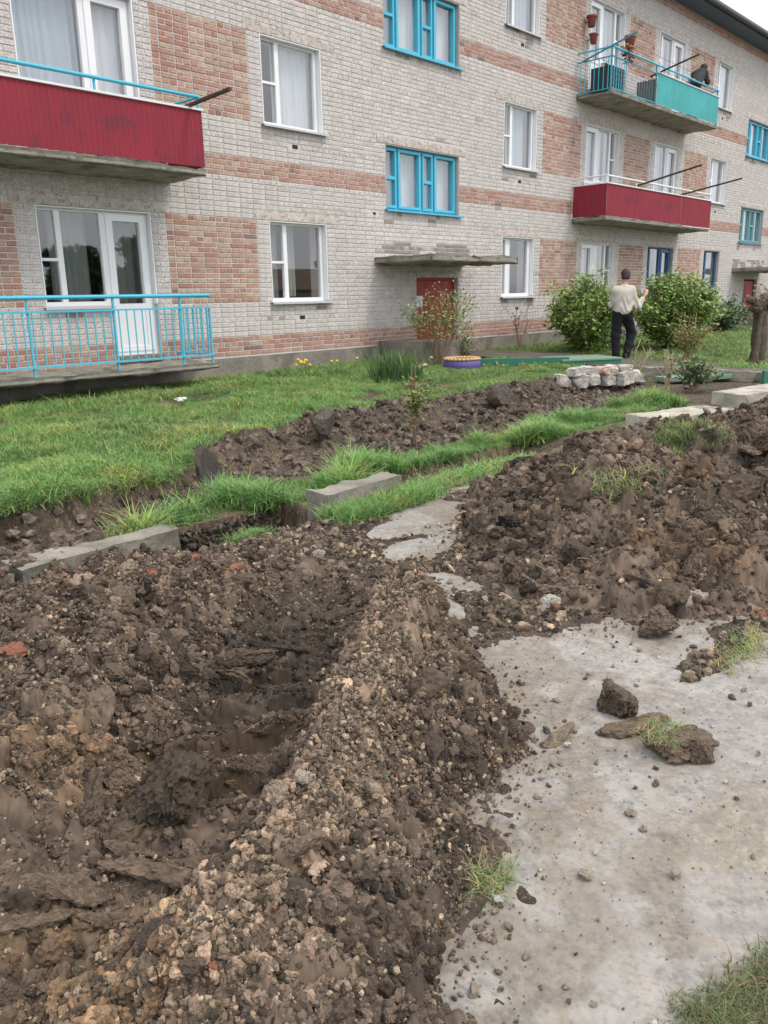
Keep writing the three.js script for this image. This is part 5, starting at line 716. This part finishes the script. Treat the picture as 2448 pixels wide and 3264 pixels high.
for (const [x, z, d] of [[12.35, -8.95, 'nearest the purple planter'], [12.6, -8.7, 'second from the purple planter'], [12.85, -8.45, 'third from the purple planter'], [13.15, -8.15, 'farthest from the purple planter']]) bush('seedling', 'small pale green round plant along the green board, ' + d, [x - 0.12, 0.1, z + 0.12], 0.1, 0.12, 0.1, 5, 60, 0.06, green(0.3, 0.36, 0.12), { sub: 1, r: 0.004, jit: 0.03, len: 0.05, cat: 'plant' });
{ // pollarded trunk
  const t = thing('pruned_tree', 'thick pruned tree trunk with few leaves on its cut crown at the right edge', 'tree', [17.1, 0.08, -5.72]);
  const kn = [rough(new THREE.CylinderGeometry(0.125, 0.16, 1.0, 20, 24).rotateZ(0.05).translate(0.05, 0.42, 0).toNonIndexed(), 0.06, 6), rough(new THREE.CylinderGeometry(0.05, 0.07, 0.95, 12, 20).rotateZ(-0.16).translate(-0.17, 0.42, 0.05).toNonIndexed(), 0.04, 8), rough(new THREE.CylinderGeometry(0.1, 0.11, 0.45, 16, 14).rotateZ(-0.7).translate(0.22, 0.95, 0).toNonIndexed(), 0.06, 7), rough(new THREE.CylinderGeometry(0.1, 0.11, 0.4, 16, 14).rotateZ(0.6).translate(-0.08, 0.95, 0).toNonIndexed(), 0.06, 7)]; seed(75);
  for (let k = 0; k < 22; k++) { const r = rr(0.06, 0.11); kn.push(rough(new THREE.IcosahedronGeometry(r, 5).translate(rr(-0.28, 0.48), rr(0.98, 1.16), rr(-0.14, 0.14)), r * 0.9, 14, k)); }
  part('trunk', kn.map((g) => withUV(g, 0.25)), M.bark, t);
  seed(74); const pts = [], tw = []; for (let k = 0; k < 26; k++) { const x = rr(-0.35, 0.6), z = rr(-0.25, 0.25), e = [x + rr(-0.15, 0.15), rr(1.2, 1.42), z + rr(-0.1, 0.1)]; tw.push(rod([x, 1.12, z], e, 0.008, 0.004, 4)); for (let q = 0; q < 9; q++) pts.push([mix(x, e[0], rnd()) + rr(-0.06, 0.06), mix(1.12, e[1], rnd()) + rr(-0.04, 0.06), mix(z, e[2], rnd()) + rr(-0.06, 0.06)]); } part('twig', tw, M.twig, t); foliage(t, pts, 0.07, green(0.22, 0.27, 0.1), 'crown');
}
// ================================================================ PEOPLE
function capsuleField(joints, k = 0.03) { return (x, y, z) => { let s = 0, m = 1e9; const D = []; for (const [a, b, ra, rb, fl] of joints) { const ax = x - a[0], ay = y - a[1], az = z - a[2], bx = b[0] - a[0], by = b[1] - a[1], bz2 = b[2] - a[2], L = bx * bx + by * by + bz2 * bz2, t = L < 1e-9 ? 0 : clamp((ax * bx + ay * by + az * bz2) / L); let dx = ax - bx * t, dy = ay - by * t, dz = az - bz2 * t; if (fl) { dz *= fl; } const d = Math.hypot(dx, dy, dz) - mix(ra, rb, t); D.push(d); if (d < m) m = d; } for (const d of D) s += Math.exp(-(d - m) / k); return m - k * Math.log(s); }; }
function fieldMesh(f, c, half, res) { // polygonise f < 0 in the cube c +- half
  const mc = new MarchingCubes(res, M.skin, false, false, 120000); mc.isolation = 0; const h = res / 2;
  for (let k = 0; k < res; k++) for (let j = 0; j < res; j++) for (let i = 0; i < res; i++) mc.field[i + j * res + k * res * res] = -f(c[0] + ((i - h) / h) * half, c[1] + ((j - h) / h) * half, c[2] + ((k - h) / h) * half);
  mc.update(); const n = mc.count, P = new Float32Array(n * 3), N = new Float32Array(n * 3); for (let i = 0; i < n; i++) for (let q = 0; q < 3; q++) { P[3 * i + q] = c[q] + mc.positionArray[3 * i + q] * half; N[3 * i + q] = mc.normalArray[3 * i + q]; }
  const g = new THREE.BufferGeometry(); g.setAttribute('position', new THREE.BufferAttribute(P, 3)); g.setAttribute('normal', new THREE.BufferAttribute(N, 3)); g.deleteAttribute('normal'); const m = mergeVertices(g, 1e-5); m.computeVertexNormals(); return withUV(m, 0.3);
}
{ // the man with his back to us; local axes: x to his right, y up, z towards us
  const man = thing('person', 'man in pale grey sweater and black trousers standing with his back turned by the shrubs', 'person', [15.2, 0.1, -7.68], -0.82); man.scale.set(0.91, 0.975, 0.93);
  const hipR = [0.09, 0.93, 0], hipL = [-0.1, 0.93, 0], kneeR = [0.26, 0.54, -0.15], kneeL = [-0.12, 0.5, -0.02], ankR = [0.12, 0.13, 0.02], ankL = [-0.1, 0.08, 0.03], shR = [0.165, 1.39, -0.02], shL = [-0.175, 1.38, -0.03], elR = [0.31, 1.08, 0.0], haR = [0.5, 1.3, -0.1], elL = [-0.22, 1.12, -0.1], haL = [-0.06, 1.15, -0.32], neck = [0.02, 1.5, -0.03], headC = [0.04, 1.66, -0.07];
  const hand = (o, dir, up) => { const r = []; const fx = dir[0], fy = dir[1], fz = dir[2]; r.push([o, [o[0] + fx * 0.07, o[1] + fy * 0.07, o[2] + fz * 0.07], 0.028, 0.03, 0]); for (let k = 0; k < 4; k++) { const q = (k - 1.5) * 0.019, L = [0.055, 0.07, 0.066, 0.05][k], b = [o[0] + fx * 0.08 + up[0] * q, o[1] + fy * 0.08 + up[1] * q, o[2] + fz * 0.08 + up[2] * q], m = [b[0] + fx * L * 0.6, b[1] + fy * L * 0.6 - 0.01, b[2] + fz * L * 0.6 - 0.012]; r.push([b, m, 0.0095, 0.009, 0], [m, [m[0] - 0.02, m[1] + 0.005, m[2] - 0.03], 0.009, 0.008, 0]); } r.push([[o[0] + up[0] * 0.03, o[1] + up[1] * 0.03 + 0.01, o[2]], [o[0] + up[0] * 0.05 + fx * 0.05, o[1] + up[1] * 0.05 + fy * 0.05, o[2] + fz * 0.05 - 0.02], 0.013, 0.01, 0]); return r; };
  const torso = [[[0, 0.98, 0], [0, 1.2, -0.01], 0.13, 0.14, 0], [[-0.05, 0.98, 0], [-0.07, 1.32, -0.02], 0.11, 0.12, 0], [[0.05, 0.98, 0], [0.07, 1.32, -0.02], 0.11, 0.12, 0], [shL, shR, 0.07, 0.07, 0], [[0, 1.3, -0.03], neck, 0.12, 0.055, 0]];
  const body = [...torso, [neck, headC, 0.052, 0.06, 0], [headC, [0.042, 1.7, -0.075], 0.088, 0.092, 0], [[0.045, 1.61, -0.12], [0.045, 1.6, -0.15], 0.05, 0.035, 0], [[0.045, 1.655, -0.16], [0.045, 1.65, -0.185], 0.014, 0.01, 0], [[-0.052, 1.655, -0.07], [-0.052, 1.68, -0.065], 0.018, 0.02, 0], [[0.135, 1.655, -0.075], [0.135, 1.68, -0.07], 0.018, 0.02, 0],
    [shR, elR, 0.045, 0.038, 0], [elR, haR, 0.038, 0.026, 0], [shL, elL, 0.045, 0.038, 0], [elL, haL, 0.038, 0.026, 0], [hipR, kneeR, 0.075, 0.052, 0], [kneeR, ankR, 0.05, 0.036, 0], [hipL, kneeL, 0.075, 0.052, 0], [kneeL, ankL, 0.05, 0.036, 0], ...hand(haR, [0.35, 0.75, -0.55], [0.6, -0.2, 0.1]), ...hand(haL, [0.5, 0.3, -0.8], [0.2, 0.8, 0.3])];
  part('body', fieldMesh(capsuleField(body, 0.012), [0.05, 0.92, -0.06], 0.95, 110), M.skin, man);
  const wr = (x, y, z) => 0.012 * Math.sin(26 * y + 18 * x + 3 * Math.sin(22 * x)) * sm(1.35, 1.1, y) * sm(0.95, 1.0, y);
  const sw = capsuleField([[[-0.08, 1.0, 0], [-0.085, 1.34, -0.02], 0.128, 0.125, 0], [[0.07, 1.0, 0], [0.085, 1.34, -0.02], 0.128, 0.125, 0], [[0, 1.0, 0.01], [0, 1.3, 0], 0.14, 0.13, 0], [shL, shR, 0.085, 0.085, 0], [[0, 1.36, -0.03], [0.015, 1.47, -0.035], 0.12, 0.07, 0], [shR, elR, 0.078, 0.066, 0], [elR, [mix(elR[0], haR[0], 0.62), mix(elR[1], haR[1], 0.62), mix(elR[2], haR[2], 0.62)], 0.064, 0.05, 0], [shL, elL, 0.078, 0.066, 0], [elL, [mix(elL[0], haL[0], 0.8), mix(elL[1], haL[1], 0.8), mix(elL[2], haL[2], 0.8)], 0.064, 0.048, 0]], 0.022);
  part('sweater', fieldMesh((x, y, z) => Math.max(sw(x, y, z) + wr(x, y, z), 0.93 + 0.02 * x - y), [0, 1.18, -0.08], 0.5, 84), M.sweater, man);
  const tr = capsuleField([[[-0.075, 0.95, 0], [0.07, 0.95, 0], 0.125, 0.125, 0], [hipR, kneeR, 0.118, 0.1, 0], [kneeR, [ankR[0], ankR[1] - 0.03, ankR[2]], 0.098, 0.082, 0], [hipL, kneeL, 0.118, 0.1, 0], [kneeL, [ankL[0], ankL[1] - 0.02, ankL[2]], 0.098, 0.084, 0]], 0.018);
  part('trousers', fieldMesh((x, y, z) => Math.max(tr(x, y, z) + 0.004 * Math.sin(40 * y + 20 * x), y - 1.02), [0.02, 0.54, -0.05], 0.58, 76), M.trousers, man);
  const hr = capsuleField([[[0.04, 1.7, -0.06], [0.042, 1.715, -0.075], 0.1, 0.098, 0], [[0.02, 1.64, -0.01], [0.06, 1.64, -0.01], 0.06, 0.06, 0]], 0.012);
  part('hair', fieldMesh((x, y, z) => Math.max(hr(x, y, z), 1.605 + 0.9 * Math.max(0, -z - 0.08) - y) + 0.003 * Math.sin(90 * x) * Math.sin(80 * y), [0.04, 1.69, -0.05], 0.17, 44), M.hair, man);
  for (const [a, yaw] of [[ankR, 0.1], [ankL, -0.1]]) part('shoe', fieldMesh(capsuleField([[[a[0], a[1] - 0.06, a[2] + 0.02], [a[0] + yaw * 0.3, a[1] - 0.08, a[2] - 0.17], 0.045, 0.035, 0], [[a[0], a[1] - 0.02, a[2]], [a[0], a[1] - 0.05, a[2]], 0.045, 0.05, 0]], 0.012), [a[0], a[1] - 0.05, a[2] - 0.08], 0.18, 30), M.shoe, man);
}
{ // the person leaning over the rail of the upper balcony, facing right
  const p = thing('person', 'person in dark jacket leaning over the rail of the turquoise upper balcony', 'person', [24.35, 6.01, -10.42], 0.1);
  const hip = [-0.3, 0.95, 0], ch = [0.02, 1.22, 0.05], hd = [0.14, 1.36, 0.1], sh = [0.05, 1.24, 0.16], sh2 = [0.05, 1.24, -0.12], el = [0.16, 1.03, 0.22], ha = [0.24, 0.97, 0.2], el2 = [0.18, 1.03, -0.05], ha2 = [0.28, 0.98, 0.12];
  const fing = (o) => [0, 1, 2, 3].flatMap((k) => [[[o[0] + 0.03, o[1] - 0.01, o[2] + (k - 1.5) * 0.02], [o[0] + 0.08, o[1] - 0.03, o[2] + (k - 1.5) * 0.022], 0.01, 0.009, 0]]).concat([[o, [o[0] + 0.03, o[1] - 0.01, o[2]], 0.035, 0.035, 0], [[o[0], o[1], o[2] + 0.03], [o[0] + 0.05, o[1] + 0.02, o[2] + 0.06], 0.013, 0.01, 0]]);
  part('body', fieldMesh(capsuleField([[hip, ch, 0.12, 0.13, 0], [ch, hd, 0.06, 0.06, 0], [hd, [0.17, 1.38, 0.11], 0.085, 0.085, 0], [[0.22, 1.34, 0.12], [0.24, 1.33, 0.13], 0.04, 0.03, 0], [sh, el, 0.045, 0.038, 0], [el, ha, 0.036, 0.028, 0], [sh2, el2, 0.045, 0.038, 0], [el2, ha2, 0.036, 0.028, 0], [[-0.3, 0.92, 0.09], [-0.28, 0.5, 0.08], 0.08, 0.055, 0], [[-0.28, 0.5, 0.08], [-0.3, 0.06, 0.08], 0.05, 0.038, 0], [[-0.3, 0.92, -0.09], [-0.26, 0.5, -0.08], 0.08, 0.055, 0], [[-0.26, 0.5, -0.08], [-0.3, 0.06, -0.08], 0.05, 0.038, 0], ...fing(ha), ...fing(ha2)], 0.012), [-0.02, 0.74, 0.03], 0.78, 92), M.skin, p);
  part('jacket', fieldMesh((x, y, z) => Math.max(capsuleField([[[-0.22, 1.0, 0.02], ch, 0.155, 0.16, 0], [sh, sh2, 0.09, 0.09, 0], [sh, el, 0.075, 0.062, 0], [el, [0.19, 1.0, 0.21], 0.06, 0.05, 0], [sh2, el2, 0.075, 0.062, 0], [el2, [0.22, 1.01, 0.03], 0.06, 0.05, 0]], 0.02)(x, y, z), 0.88 - y), [-0.04, 1.15, 0.04], 0.42, 56), M.jacket, p);
  part('trousers', fieldMesh(capsuleField([[[-0.3, 0.92, 0.07], [-0.3, 0.92, -0.07], 0.135, 0.135, 0], [[-0.3, 0.9, 0.09], [-0.28, 0.5, 0.08], 0.105, 0.08, 0], [[-0.28, 0.5, 0.08], [-0.3, 0.06, 0.08], 0.078, 0.065, 0], [[-0.3, 0.9, -0.09], [-0.26, 0.5, -0.08], 0.105, 0.08, 0], [[-0.26, 0.5, -0.08], [-0.3, 0.06, -0.08], 0.078, 0.065, 0]], 0.015), [-0.28, 0.52, 0], 0.56, 60), M.jeans, p);
  part('hair', fieldMesh(capsuleField([[[0.12, 1.4, 0.1], [0.14, 1.41, 0.105], 0.098, 0.095, 0], [[0.08, 1.34, 0.09], [0.09, 1.32, 0.09], 0.07, 0.07, 0]], 0.012), [0.12, 1.38, 0.1], 0.17, 34), M.hair, p);
}
// ================================================================ THINGS ON THE BALCONIES
{
  const pot = (label, x, y, z, r, h) => { const t = thing('flower_pot', label, 'flower pot', [x, y, z]); part('pot', new THREE.LatheGeometry([[0.001, 0], [r * 0.68, 0], [r * 0.95, h * 0.82], [r * 1.08, h * 0.82], [r * 1.08, h], [r * 0.92, h], [r * 0.85, h * 0.86], [0.001, h * 0.86]].map((q) => new THREE.Vector2(...q)), 24), M.pot, t); part('bracket', rod([0, h * 0.5, -r * 0.6], [0, h * 0.5, FZ - z + 0.002], 0.012), M.rust, t); return t; };
  pot('brown flower pot on the wall left of the top balcony door, the higher one', 19.3, 7.52, FZ + 0.16, 0.12, 0.24); pot('brown flower pot on the wall left of the top balcony door, the lower one', 19.42, 7.18, FZ + 0.16, 0.1, 0.22);
  const h = thing('flower_pot', 'brown flower pot standing on the handrail of the top balcony', 'flower pot', [20.02, 7.1, -10.3]); part('pot', new THREE.LatheGeometry([[0.001, 0], [0.09, 0], [0.13, 0.2], [0.14, 0.2], [0.14, 0.24], [0.001, 0.22]].map((q) => new THREE.Vector2(...q)), 20), M.pot, h); part('stand', [rod([0, 0, 0], [0, -0.18, 0.1], 0.02), box(-0.14, 0.14, -0.02, -0.003, -0.1, 0.1)], M.ochre, h);
  const c = thing('dried_flowers', 'bundle of ochre and purple dried flowers tied to the top balcony rail', 'flowers', [19.82, 6.75, -10.24]); seed(81); foliage(c, Array.from({ length: 90 }, () => [rr(-0.14, 0.14), rr(0.2, 0.34), rr(-0.08, 0.08)]), 0.09, green(0.45, 0.22, 0.05), 'blooms'); foliage(c, Array.from({ length: 90 }, () => [rr(-0.2, 0.2), rr(-0.02, 0.22), rr(-0.08, 0.08)]), 0.09, () => [0.06, 0.025, 0.05], 'dark_blooms'); part('stalk', [rod([-0.05, -0.1, 0], [-0.1, 0.25, 0], 0.01), rod([0.05, -0.1, 0], [0.1, 0.25, 0], 0.01)], M.twig, c);
  const s = thing('storage_crate', 'dark greenish crate behind the bars of the top balcony corner', 'crate', [19.45, 6.02, -10.55]); for (let k = 0; k < 5; k++) part('slat', rbox(-0.34, 0.34, 0.02 + k * 0.105, 0.115 + k * 0.105, 0.26, 0.285, 0.006), M.board, s); part('side', [rbox(-0.34, -0.315, 0.0, 0.54, -0.25, 0.255, 0.006), rbox(0.315, 0.34, 0, 0.54, -0.25, 0.255, 0.006), rbox(-0.31, 0.31, 0.5, 0.53, -0.25, 0.255, 0.006)], M.board, s);
}
// ================================================================ BEHIND THE CAMERA: what the panes mirror
{
  seed(91); const spots = [[19.3, 15, 3.9, 'broad leafy tree across the yard mirrored in the lower left window, the nearest one'], [24.5, 18, 4.6, 'tall leafy tree across the yard, right of the nearest mirrored tree'], [17.5, 20, 4.2, 'leafy tree across the yard, left of the nearest mirrored tree'], [52, 18, 7, 'leafy tree far across the yard beside the low house']];
  for (const [x, z, h, label] of spots) { const t = thing('yard_tree', label, 'tree', [x, 0, z]); part('trunk', [rod([0, -0.1, 0], [0.2, h * 0.5, 0.1], 0.24, 0.12, 10), ...Array.from({ length: 8 }, () => { const y = rr(0.3, 0.55) * h, a = rr(0, 6.28); return rod([0.15, y, 0.05], [Math.cos(a) * h * 0.25, y + h * rr(0.15, 0.35), Math.sin(a) * h * 0.25], 0.08, 0.03, 6); })], M.bark, t); const pts = []; const cl = Array.from({ length: 26 }, () => { const a = rr(0, 6.28), y = rr(0.3, 0.95), r = 0.3 * h * Math.sqrt(1 - Math.pow((y - 0.6) / 0.42, 2)) * Math.sqrt(rnd()); return [Math.cos(a) * r, y * h, Math.sin(a) * r]; }); for (let k = 0; k < 5200; k++) { const c = cl[(rnd() * cl.length) | 0], q = h * 0.1; pts.push([c[0] + rr(-q, q), c[1] + rr(-q, q) * 0.8, c[2] + rr(-q, q)]); } foliage(t, pts, 0.3, green(0.06, 0.12, 0.035), 'crown'); }
  const hs = thing('low_house', 'low house with reddish roof across the yard, mirrored in the windows', 'house', [45, 0, 30], 0.3); hs.scale.y = 0.65; part('wall', [box(-6, 6, 0, 3.2, -4, 4)], M.lintel, hs); part('roof', new THREE.ExtrudeGeometry(new THREE.Shape([new THREE.Vector2(-4.6, 3), new THREE.Vector2(4.6, 3), new THREE.Vector2(0, 5.6)]), { depth: 13, bevelEnabled: false }).rotateY(Math.PI / 2).translate(-6.5, 0.21, 0), M.wood, hs); for (const x of [-4, -1, 2.5]) { const w = part('window', box(x, x + 1.2, 1, 2.3, -4.05, -4.003), M.dark, hs); w.name = 'window'; }
}
renderer.render(scene, camera);
